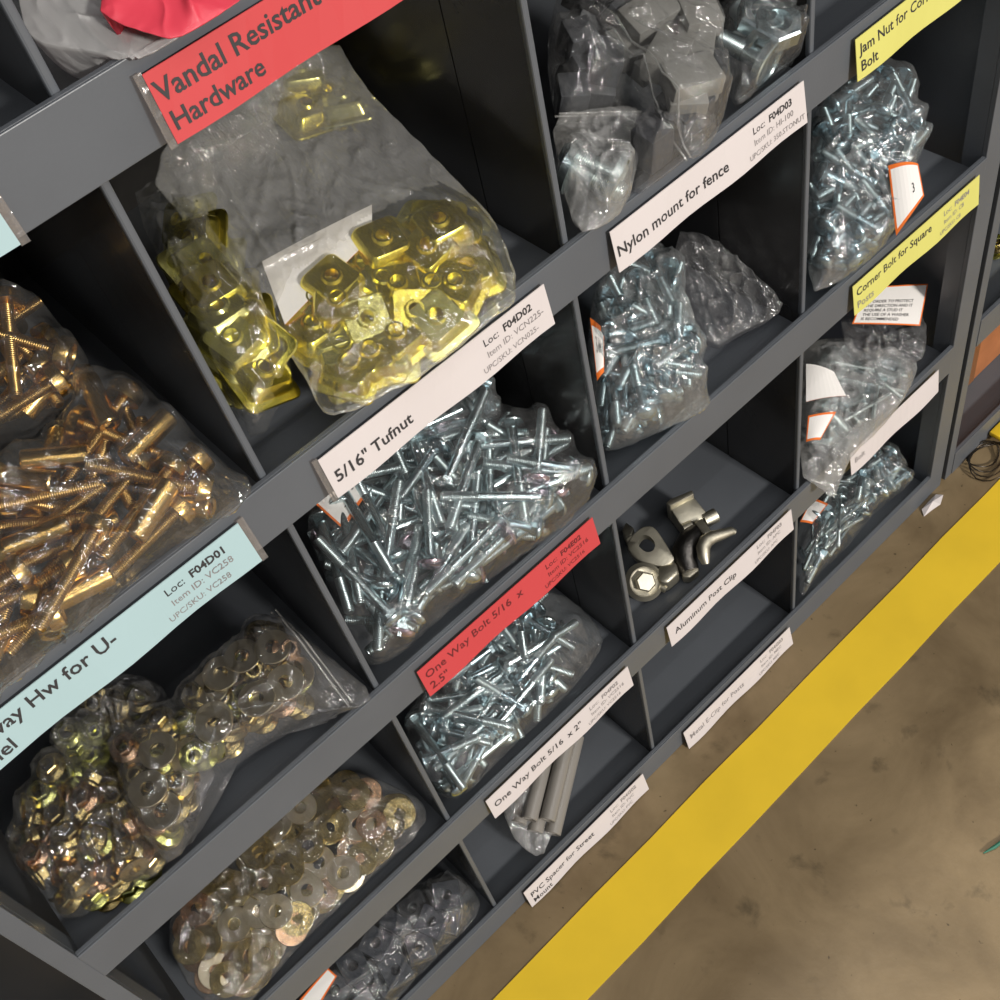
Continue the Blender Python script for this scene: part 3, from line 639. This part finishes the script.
# --- column 0 between the blue label and the bare lip: flange nuts
F = Field('C', 0, .004, .40, .014, [(42, 752), (58, 704), (92, 678), (132, 668), (170, 690), (160, 720), (110, 750)], dome=.002)
mixpile(F, ['nut_o', 'nut_g'], 14, 'dull flange nut in the bag at the back left, under the blue label', 'flange nut', 'flange nuts in the back bag')
F.bag('poly_bag', M['film_g'], 'dim clear bag of flange nuts at the back, just under the blue label', None, .003, seed=10)
F = Field('C', 0, .003, .16, .024, [(6, 858), (14, 802), (44, 760), (78, 738), (112, 742), (150, 824), (168, 866), (104, 892), (62, 920), (30, 906)], dome=.014)
mixpile(F, ['nut_o', 'nut_o', 'nut_g', 'nut_p'], 74, 'small yellow zinc flange nut in the lower left bag', 'flange nut', 'flange nuts in the lower left bag', K=30)
F.bag('poly_bag', M['film'], 'clear bag of yellow zinc flange nuts in the lower left corner', None, .004, seed=11)
F = Field('C', 0, .016, .20, .026, [(106, 740), (168, 706), (224, 650), (264, 604), (288, 620), (330, 652), (374, 688), (350, 703), (314, 702), (294, 716), (242, 744), (196, 780), (192, 816), (166, 864), (142, 838), (120, 782)],
          [(112, 746), (172, 712), (228, 656), (264, 618), (296, 648), (314, 690), (288, 712), (238, 740), (190, 776), (186, 812), (162, 852), (144, 832), (124, 780)], dome=.014)
mixpile(F, ['nut_o', 'nut_o', 'nut_o', 'nut_g', 'nut_p', 'nut_o', 'wash_n'], 125, 'small yellow zinc flange nut in the zip bag, the larger of the nut bags', 'flange nut', 'flange nuts in the zip bag', K=70)
F.bag('zip_bag', M['film'], 'clear zip bag full of yellow zinc flange nuts, its zip end towards the divider', None, .003, seed=12, m2=M['film_g'], sag=.5, zips=[((268, 606), (346, 700))])
F = Field('C', 0, .0004, 0, .012, [(72, 900), (110, 860), (140, 838), (166, 872), (120, 905), (88, 936)])
mixpile(F, ['nut_o', 'nut_g'], 14, 'loose flange nut lying on the bare shelf below the nut bags', 'flange nut', 'loose flange nuts on the shelf', K=60)

# --- column 1, above the red One Way Bolt label: zinc bolts
F = Field('C', 1, .016, .42, .018, [(372, 428), (420, 388), (470, 368), (492, 380), (504, 402), (494, 426), (440, 440), (390, 452)], dome=.004)
mixpile(F, ['zsleeve', 'zshort'], 26, 'short bluish sleeve in the rear bag under the 5/16 Tufnut label', 'sleeve nut', 'bluish sleeves in the rear bag')
F.bag('poly_bag', M['film_b'], 'small bluish clear bag peeking out behind the big bolt bag', None, .003, seed=13)
F = Field('C', 1, .006, .40, .030, [(302, 520), (322, 482), (352, 440), (410, 420), (470, 398), (520, 402), (560, 428), (590, 458), (602, 482), (560, 526), (520, 552), (440, 612), (398, 652), (370, 664), (348, 634), (326, 580)],
          [(306, 522), (326, 484), (356, 446), (410, 428), (470, 406), (520, 410), (560, 436), (590, 466), (590, 484), (552, 522), (510, 550), (432, 610), (394, 646), (368, 652), (350, 624), (330, 578)], dome=.016)
mixpile(F, ['zbolt', 'zbolt', 'zbolt', 'zbolt2', 'zbolt', 'zslot'], 105, 'silver zinc bolt in the big bag above the red One Way Bolt label', 'bolt', 'silver bolts in the big bag')
F.bag('poly_bag', M['film'], 'big clear bag of silver bolts above the red One Way Bolt label', None, .004, seed=14)
sheet(F, [(344, 530), (368, 492), (338, 462), (302, 492)], .040, 'size_sticker', 'white orange-bordered sticker reading 2 1/2, on the silver bolt bag', [('2', .010, .010, .012, 0, 0), ('1', .019, .014, .007, 0, 0), ('-', .019, .0105, .007, 0, 0), ('2', .019, .006, .007, 0, 0), ('LOC', .027, .008, .0055, 0, 0)], (.036, .026))

# --- column 2, below the Nylon mount label: bluish bolts
F = Field('C', 2, .010, .40, .012, [(672, 226), (714, 227), (758, 250), (794, 290), (780, 312), (746, 326), (712, 346), (692, 306)])
F.bag('poly_bag', M['film_g'], 'nearly empty crumpled clear bag behind the bluish bolts, right half of the bin', None, .0048, seed=15)
F = Field('C', 2, .006, .36, .028, [(588, 300), (612, 262), (654, 246), (684, 262), (690, 300), (702, 340), (706, 372), (718, 396), (690, 412), (655, 426), (624, 440), (604, 442), (594, 402)],
          [(590, 302), (616, 270), (652, 256), (678, 276), (688, 320), (698, 350), (692, 380), (666, 402), (640, 420), (606, 434), (596, 400)], dome=.014)
mixpile(F, ['zshort', 'zshort', 'zbolt2'], 80, 'bluish zinc carriage bolt in the bag under the Nylon mount label', 'bolt', 'bluish carriage bolts in the bag')
F.bag('poly_bag', M['film_b'], 'clear bag of bluish carriage bolts, one corner hanging over the lip', None, .0040, seed=16)
G_ = Field('C', 2, .034, .36, .012, [(598, 300), (628, 262), (668, 256), (694, 300), (700, 338), (672, 352), (640, 336), (606, 338)])
G_.bag('poly_bag', M['film_c'], 'folded empty upper end of clear film over the bluish carriage bolts', None, .003, seed=31, sag=.1, folds=8, seamk=.5)
sheet(F, [(597, 381), (604, 372), (604, 330), (590, 318)], .046, 'size_sticker', 'white orange-bordered sticker at the left divider on the carriage bolt bag', [('3 1/4', .008, .006, .006, 0, 0)], (.030, .014), bend=.001)

# --- column 3, under the Jam Nut label: bluish bolt bag
F = Field('C', 3, .008, .46, .026, [(808, 118), (850, 74), (892, 42), (916, 60), (926, 92), (928, 130), (920, 170), (896, 230), (880, 250), (846, 274), (812, 286)],
          [(810, 122), (850, 84), (890, 56), (914, 76), (922, 130), (912, 170), (890, 226), (870, 248), (842, 268), (814, 278)], dome=.016)
mixpile(F, ['zshort', 'zbolt2', 'zshort'], 70, 'bluish zinc bolt in the tall bag under the Jam Nut label', 'bolt', 'bluish bolts in the tall bag')
F.bag('poly_bag', M['film_b'], 'tall bluish clear bag of bolts beneath the yellow Jam Nut label', None, .003, seed=17)
sheet(F, [(896, 236), (924, 196), (918, 164), (888, 166)], .047, 'size_sticker', 'white orange-bordered sticker on the lower right of the tall bluish bolt bag', [('3', .020, .008, .007, 0, 0)], (.034, .024), bend=.004)

# --- column 0, second from the floor: washers
F = Field('D', 0, .0004, 0, .010, [(232, 1000), (290, 950), (350, 900), (360, 915), (300, 965), (260, 1010)])
mixpile(F, ['wash_p', 'wash_o'], 14, 'loose washer on the shelf in front of the washer bag', 'washer', 'loose washers on the shelf', K=60)
F = Field('D', 0, .006, .30, .026, [(158, 932), (190, 882), (250, 818), (300, 772), (340, 764), (388, 780), (428, 798), (424, 826), (380, 866), (306, 934), (262, 986), (240, 1010), (192, 1000)],
          [(166, 930), (196, 884), (254, 822), (304, 778), (340, 772), (386, 786), (412, 800), (408, 826), (370, 862), (300, 928), (250, 984), (232, 998), (196, 984)], dome=.014)
mixpile(F, ['wash_o', 'wash_o', 'wash_o', 'wash_o', 'wash_s', 'wash_p'], 88, 'flat washer in the clear washer bag near the bottom left', 'washer', 'flat washers in the bag', K=40)
F.bag('poly_bag', M['film'], 'clear bag of flat washers in the bin below the flange nuts', None, .004, seed=18)

# --- column 1, below the red label: silver bolts
F = Field('D', 1, .006, .34, .028, [(402, 716), (430, 680), (478, 628), (540, 586), (572, 590), (607, 630), (600, 652), (562, 700), (508, 748), (460, 800), (434, 792), (412, 750)],
          [(406, 718), (434, 684), (480, 634), (530, 600), (560, 620), (568, 650), (552, 690), (504, 742), (458, 792), (436, 784), (416, 748)], dome=.012)
mixpile(F, ['zbolt', 'zbolt', 'zbolt2'], 62, 'silver one way bolt in the bag below the red label', 'bolt', 'one way bolts below the red label')
F.bag('poly_bag', M['film'], 'clear crinkled bag of silver bolts in the bin below the red label', None, .0036, seed=19)

# --- column 3, under the Corner Bolt label
F = Field('D', 3, .020, .40, .016, [(842, 306), (862, 262), (900, 236), (955, 244), (958, 262), (946, 300), (930, 344), (924, 358), (880, 362), (850, 350)], dome=.0)
F.bag('poly_bag', M['smoky'], 'dark flat clear bag carrying the printed warning sticker, under the yellow Corner Bolt label', None, .0036, seed=20)
o = sheet(F, [(852, 324), (920, 326), (928, 284), (866, 288)], .024, 'warning_sticker', 'white orange-bordered sticker with five lines of small print', [(t, .008, y, .0054, .0, 0) for t, y in (('IN ORDER TO PROTECT', .029), ('THE DIRECTION AND IT', .023), ('REQUIRE A STUD IT', .017), ('THE USE OF A WASHER', .011), ('IS RECOMMENDED', .0050))], (.082, .052), bend=.001)
F = Field('D', 3, .008, .30, .026, [(803, 350), (815, 332), (850, 330), (900, 340), (926, 352), (912, 388), (884, 424), (858, 446), (846, 470), (838, 494), (822, 480), (802, 468)],
          [(806, 360), (850, 340), (905, 356), (896, 390), (868, 424), (838, 446), (806, 455)], dome=.008)
mixpile(F, ['zbig', 'bignut', 'zthin', 'zshort'], 16, 'silver corner bolt or nut in the bag hanging over the lip', 'bolt', 'corner bolts in the bag over the lip', K=50)
F.bag('poly_bag', M['film_c'], 'clear crumpled bag of corner bolts drooping over the lip by the short white label', None, .0036, seed=21)
sheet(F, [(806, 402), (846, 396), (834, 372), (806, 364)], .044, 'paper_slip', 'crumpled white paper slip on the corner bolt bag', [], (.05, .035), 'paper slip', 0, .003)
sheet(F, [(806, 442), (820, 440), (836, 412), (808, 416)], .038, 'size_sticker', 'small white orange-bordered sticker on the corner bolt bag beneath the crumpled slip', [], (.03, .02), bend=.002)

# --- column 0, bottom bin: square end caps
F = Field('E', 0, .004, .18, .022, [(296, 1010), (350, 946), (404, 886), (452, 866), (484, 894), (474, 920), (432, 960), (396, 1000), (340, 1060), (270, 1060)], dome=.006)
mixpile(F, ['cap', 'cap', 'cap2', 'cap'], 62, 'dark square plastic end cap with a round bore, in the bottom left bag', 'end cap', 'square end caps in the bag', K=50)
F.bag('poly_bag', M['film'], 'clear bag of dark square end caps in the bottom bin', None, .003, seed=22)
sheet(F, [(310, 1022), (337, 976), (328, 968), (296, 1004)], .052, 'size_sticker', 'white orange-bordered sticker at the bottom edge, beside the end caps', [], (.045, .016), bend=.001)

# --- column 1, bottom bin: spacer tubes
F = Field('E', 1, .006, .34, .018, [(494, 770), (516, 742), (556, 722), (584, 730), (570, 768), (548, 852), (534, 856), (508, 830)])
d0 = np.array(F.uv(540, 848, .009)); d1 = np.array(F.uv(566, 742, .009)); dv = d1 - d0; dl = np.hypot(*dv); e1 = dv / dl; e2 = np.array([e1[1], -e1[0]])
for i, (off, sh, w) in enumerate(((-.027, .004, .0098), (-.009, .0, .0098), (.009, .003, .0098), (-.018, .008, .0258), (0, .012, .0258))):
    c = d0 + e1 * (.066 + sh) + e2 * off; Zv = F.U * e1[0] + F.V * e1[1]; Xv = F.N; Yv = np.cross(Zv, Xv); W = F.world(c[0], c[1], w)
    M4 = Matrix([[Xv[k], Yv[k], Zv[k], W[k]] for k in range(3)] + [[0, 0, 0, 1]])
    place('pvc', M4, 'pale plastic spacer tube in the bag above the PVC Spacer label', 'spacer tube', 'spacer tubes in the bag')
F.H += .030 * np.exp(-((F.X - (d0[0] + .02)) ** 2 + (F.Y - d0[1] - .06) ** 2) / .03 ** 2)
F.bag('poly_bag', M['film_c'], 'long clear bag of spacer tubes in the bottom bin above the PVC Spacer label', None, .002, seed=23)

# --- column 3, bottom bin: long thin bolts
F = Field('E', 3, .012, .26, .016, [(850, 470), (872, 432), (900, 428), (922, 440), (912, 462), (886, 486), (852, 498)], dome=.004)
mixpile(F, ['zthin', 'zshort'], 20, 'long thin silver bolt in the rear right bag of the bottom bin', 'bolt', 'thin bolts in the rear right bag')
F.bag('poly_bag', M['film'], 'small clear bag of thin bolts at the right end of the bottom bin', None, .004, seed=24)
F = Field('E', 3, .004, .24, .022, [(800, 510), (824, 486), (856, 462), (890, 458), (920, 462), (916, 478), (884, 502), (868, 520), (846, 548), (818, 572), (802, 600), (800, 560)], dome=.006)
mixpile(F, ['zthin', 'zthin', 'zthin', 'zshort'], 60, 'long thin silver bolt in the front bag of the bottom right bin', 'bolt', 'thin bolts in the front bag')
F.bag('poly_bag', M['film'], 'long clear bag of thin round-headed bolts in the bottom right bin', None, .004, seed=25)
sheet(F, [(800, 522), (812, 524), (828, 504), (812, 498)], .034, 'size_sticker', 'small orange-bordered sticker at the top of the thin bolt bag by the divider', [], (.03, .018), bend=.001)

# --- column 1, above the red Vandal Resistant label
F = Field('A', 1, .010, .50, .014, [(14, -14), (22, 22), (44, 36), (90, 40), (118, 52), (138, 50), (190, 20), (180, -60), (60, -90), (10, -60)])
F.bag('plastic_bag', M['milk'], 'frosted grey plastic bag above the red label at the top left', None, .0012, seed=26, seamk=.6, folds=2, frill=.1)
F = Field('A', 1, .026, .50, .012, [(92, -6), (112, 10), (150, 22), (172, 28), (206, 10), (250, -20), (220, -80), (120, -60)])
F.bag('red_bag', M['redbag'], 'red printed plastic packet lying over the frosted bag at the top', None, .0008, seed=27, folds=1, frill=.1)

# --- two cast clips in column 2, second bin from the floor
F = Field('D', 2, .0003, 0, .02, [(620, 500), (740, 500), (740, 600), (620, 600)])
def wp(px, py, w): u, v = F.uv(px, py, w); return F.world(u, v, w)
def slab(bm, pts, w0, w1, mi=0, bev=.0015):
    """a plate whose outline is pts, from height w0 up to w1 (w1 may be one height per corner)"""
    W1 = w1 if isinstance(w1, (list, tuple)) else [w1] * len(pts); W0 = w0 if isinstance(w0, (list, tuple)) else [w0] * len(pts)
    top = [Vector(wp(p[0], p[1], h)) for p, h in zip(pts, W1)]
    lo = [bm.verts.new((t.x, t.y, F.O[2] + h)) for t, h in zip(top, W0)]; hi = [bm.verts.new(t) for t in top]; n = len(pts)
    fs = [bm.faces.new(hi), bm.faces.new(lo[::-1])] + [bm.faces.new((lo[i], lo[(i + 1) % n], hi[(i + 1) % n], hi[i])) for i in range(n)]
    bmesh.ops.recalc_face_normals(bm, faces=fs)
    if bev: bmesh.ops.bevel(bm, geom=list({e for f in fs for e in f.edges}), offset=bev, segments=2, affect='EDGES', profile=.5)
def piece(name, fn, root, m=None, sm=40):
    bm = bmesh.new(); fn(bm); bmesh.ops.recalc_face_normals(bm, faces=bm.faces); o = finish(name, bm, m or M['cast'], root, sm); o.location = -root.location; return o
def post_clip_right():
    root = empty('post_clip', tuple(wp(695, 535, 0)), 'cast metal post clip with a bent lever handle', 'post clip')
    piece('jaw', lambda bm: slab(bm, [(667, 503), (690, 492), (707, 512), (703, 520), (680, 524)], [.004] * 5, [.030, .030, .022, .020, .022], bev=.002), root)
    piece('lip_plate', lambda bm: slab(bm, [(666, 503), (670, 499), (692, 490), (694, 494), (670, 506)], .010, .034, bev=.001), root)
    def lug(a, b, r_): return lambda bm: tube(bm, [Vector(wp(*a, .016)), Vector(wp(*b, .016))], r_, 20)
    piece('hinge_lug', lug((683, 530), (692, 526), .0068), root); piece('hinge_lug', lug((704, 521), (716, 515), .0072), root); piece('hinge_strap', lambda bm: slab(bm, [(694, 522), (702, 518), (712, 531), (704, 534)], .010, .026, bev=.001), root)
    def body(bm): tube(bm, [Vector(wp(x, y, w)) for x, y, w in ((697, 532, .016), (690, 540, .018), (685, 552, .016), (686, 562, .012), (690, 572, .009))], [.009, .012, .013, .011, .009], 18)
    piece('clamp_body', body, root, M['cast_d'])
    piece('foot', lambda bm: slab(bm, [(681, 571), (688, 560), (698, 566), (699, 570), (690, 577), (683, 577)], .001, .012, bev=.002), root)
    def lever(bm): tube(bm, [Vector(wp(x, y, w)) for x, y, w in ((706, 564, .020), (704, 557, .024), (703, 548, .027), (706, 541, .028), (713, 537, .027), (723, 534, .025), (732, 531, .022), (736, 532, .021))], [.0035, .0058, .0068, .0070, .0062, .0052, .0042, .0025], 16)
    piece('lever', lever, root)
def post_clip_left():
    root = empty('post_clip', tuple(wp(650, 560, 0)), 'cast metal post clip with a triangular hole and clamp nut, beside the divider', 'post clip')
    def bracket(bm):
        out = [(626, 546), (630, 538), (640, 527), (650, 525), (656, 528), (672, 553), (675, 560), (664, 566), (650, 564), (637, 560)]
        hole = [(637, 543), (644, 533), (655, 540), (655, 550), (647, 553), (640, 548)]
        hh = lambda p: .030 - .010 * (p[1] - 525) / 40
        n = 40
        def res(P):
            L = [0]; 
            for i in range(len(P)): L.append(L[-1] + math.dist(P[i], P[(i + 1) % len(P)]))
            R_ = []
            for k in range(n):
                t = L[-1] * k / n; i = max(j for j in range(len(P)) if L[j] <= t + 1e-9); f = (t - L[i]) / (L[i + 1] - L[i]); a, b_ = P[i], P[(i + 1) % len(P)]; R_.append((a[0] * (1 - f) + b_[0] * f, a[1] * (1 - f) + b_[1] * f))
            return R_
        def al(P, c): return min(range(n), key=lambda k: abs(math.atan2(P[k][1] - c[1], P[k][0] - c[0]) + 3))
        O_, H_ = res(smooth_poly(out, 2)), res(smooth_poly(hole, 2)); c = (648, 543)
        O_ = O_[al(O_, c):] + O_[:al(O_, c)]; H_ = H_[al(H_, c):] + H_[:al(H_, c)]
        rings = [[bm.verts.new(Vector(wp(*p, hh(p))) + Vector((0, 0, dz))) for p in P] for P, dz in ((O_, -.007), (O_, -.001), ([(.94 * x + .06 * 648, .94 * y + .06 * 543) for x, y in O_], 0), (H_, 0), (H_, -.007))]
        for a, b_ in zip(rings, rings[1:] + rings[:1]):
            for k in range(n): bm.faces.new((a[k], a[(k + 1) % n], b_[(k + 1) % n], b_[k]))
    piece('bracket', bracket, root)
    piece('bracket_leg', lambda bm: slab(bm, [(622, 530), (626, 522), (634, 528), (632, 534), (626, 538)], .0, .014, bev=.001), root)
    piece('side_lug', lambda bm: slab(bm, [(654, 570), (668, 560), (676, 562), (679, 572), (668, 582), (660, 582)], .002, .019, bev=.0025), root)
    piece('pin', lambda bm: tube(bm, [Vector(wp(657, 584, .010)), Vector(wp(666, 590, .008))], .0035, 14), root)
    def nutp(bm):
        lathe(bm, [(0, .0), (.017, 0), (.0185, .002), (.0185, .005), (.015, .008), (.0145, .0085), (.0125, .007), (.0, .007)], 32)
        bmesh.ops.transform(bm, matrix=Matrix.Translation(Vector(wp(643, 582, .012))) @ Euler((rad(34), rad(-14), 0)).to_matrix().to_4x4(), verts=bm.verts)
    piece('clamp_collar', nutp, root)
    def hx(bm):
        lathe(bm, [(0, .007), (.0098, .007), (.0098, .0135), (.0085, .0150), (0, .0150)], 6)
        bmesh.ops.transform(bm, matrix=Matrix.Translation(Vector(wp(643, 582, .012))) @ Euler((rad(34), rad(-14), 0)).to_matrix().to_4x4(), verts=bm.verts)
    piece('clamp_nut', hx, root, sm=25)
post_clip_right(); post_clip_left()

# --- the neighbouring unit and the floor by its corner
root = empty('cardboard_box', (.762, .056, ZS['E'] + .0006), 'brown cardboard box in the bottom bin of the far shelving unit', 'box')
bm = bmesh.new(); box(bm, 0, .20, 0, .15, 0, .145, .001); finish('carton', bm, M['card'], root)
bm = bmesh.new(); box(bm, 0, .20, -.0006, 0, .075, .078); box(bm, .09, .11, -.0007, 0, .0, .145); finish('tape_strip', bm, mat('brown box tape', (.22, .09, .03), .3), root)
F = Field('D', 5, .0004, 0, .012, [(978, 262), (984, 236), (1010, 226), (1014, 250), (992, 262)])
mixpile(F, ['nut_o', 'nut_g', 'bignut'], 14, 'nut lying in the far shelving unit at the right picture edge', 'nut', 'nuts in the far unit', K=60)
bm = bmesh.new(); rw = random.Random(3)
for k in range(4):
    c = Vector(hit(983 + 3 * k, 455 + 2 * k, 2, .006)); R0 = .020 + .003 * k
    pts = [(c.x + R0 * cos(a * .35) * 1.1, c.y + R0 * sin(a * .35) * .8, .003 + .003 * (1 + sin(a * .8 + k))) for a in range(19)]
    tube(bm, pts, .0009, 6)
tag(finish('wire_coil', bm, M['wire'], None, 60), 'tangle of dark wire on the floor by the far unit', 'wire')
P0 = Vector(hit(996, 445, 2, .0)); bm = bmesh.new(); box(bm, P0.x, P0.x + .04, P0.y - .008, P0.y + .012, .0095, .0165, .002); box(bm, P0.x + .008, P0.x + .03, P0.y - .005, P0.y + .006, .0002, .0095)
tag(finish('yellow_clip', bm, M['strap'], None, 40), 'small yellow plastic piece on the floor at the right edge, by the wire', 'plastic piece')
bm = bmesh.new(); Q = [hit(x, y, 2, .001) for x, y in ((858, 484), (864, 478), (872, 470), (879, 471), (876, 480), (868, 484), (860, 490))]; Q = [q + np.array((.015, -.080, 0)) for q in Q]
vv = [bm.verts.new((q[0], q[1], .001 + .006 * rw.random())) for q in Q]; cc = bm.verts.new(tuple(np.mean(Q, 0) + (0, 0, .008)))
for i in range(len(vv)): bm.faces.new((cc, vv[i], vv[(i + 1) % len(vv)]))
r_ = bmesh.ops.extrude_face_region(bm, geom=bm.faces[:]); bmesh.ops.translate(bm, vec=(0, 0, -.0007), verts=[v for v in r_['geom'] if isinstance(v, bmesh.types.BMVert)])
tag(finish('paper_scrap', bm, M['white'], None), 'torn pale paper scrap on the floor at the foot of the end upright', 'paper scrap')
G = Vector(hit(994, 848, 2, 0)); bm = bmesh.new(); tube(bm, [(G.x - .012, G.y + .004, .002), (G.x, G.y, .0024), (G.x + .02, G.y - .004, .002)], [.0006, .0018, .0015], 8)
tag(finish('green_scrap', bm, M['green'], None, 40), 'tiny green scrap on the open concrete at the right edge', 'scrap')
# ------------------------------------------------------------------ light, camera
def area(name, loc, tgt, sx, sy, power, col=(1, 1, 1)):
    l = bpy.data.lights.new(name, 'AREA'); l.shape = 'RECTANGLE'; l.size = sx; l.size_y = sy; l.energy = power; l.color = col
    o = bpy.data.objects.new(name, l); COL.objects.link(o); o.location = loc
    o.rotation_euler = (Vector(tgt) - Vector(loc)).to_track_quat('-Z', 'Y').to_euler(); return o
area('aisle_lamp', (.55, -4.7, 2.6), (.2, 0, .5), .7, .3, 270, (1, .95, .88))
for y in (-1.15, -1.75, -2.4, -3.1):
    area('added_glint_strip', (.6, y, 3.3), (.6, y, 0), 3.8, .03, 14, (1, .97, .93))  # unseen strips added to give the bag film and metal streaky highlights
area('rack_lamp', (.3, .47, 5.0), (.3, .47, 0), .16, .16, 100, (1, .93, .80))
w = bpy.data.worlds.new('warehouse air'); SC.world = w; w.use_nodes = True
w.node_tree.nodes['Background'].inputs[0].default_value = (.93, .95, 1, 1); w.node_tree.nodes['Background'].inputs[1].default_value = .17
cam = bpy.data.cameras.new('camera'); cam.sensor_width = 36; cam.lens = FPX / 1000 * 36; cam.clip_start = .02
co = bpy.data.objects.new('camera', cam); COL.objects.link(co)
m3 = Matrix([list(r) for r in RC.T]) @ Matrix(((1, 0, 0), (0, -1, 0), (0, 0, -1)))
co.matrix_world = Matrix.Translation(Vector(CC)) @ m3.to_4x4(); SC.camera = co
SC.view_settings.view_transform = 'Standard'; SC.view_settings.look = 'None'; SC.view_settings.gamma = 1; SC.view_settings.exposure = 0
SC.cycles.transparent_max_bounces = 24; SC.cycles.max_bounces = 8; SC.cycles.sample_clamp_indirect = 4
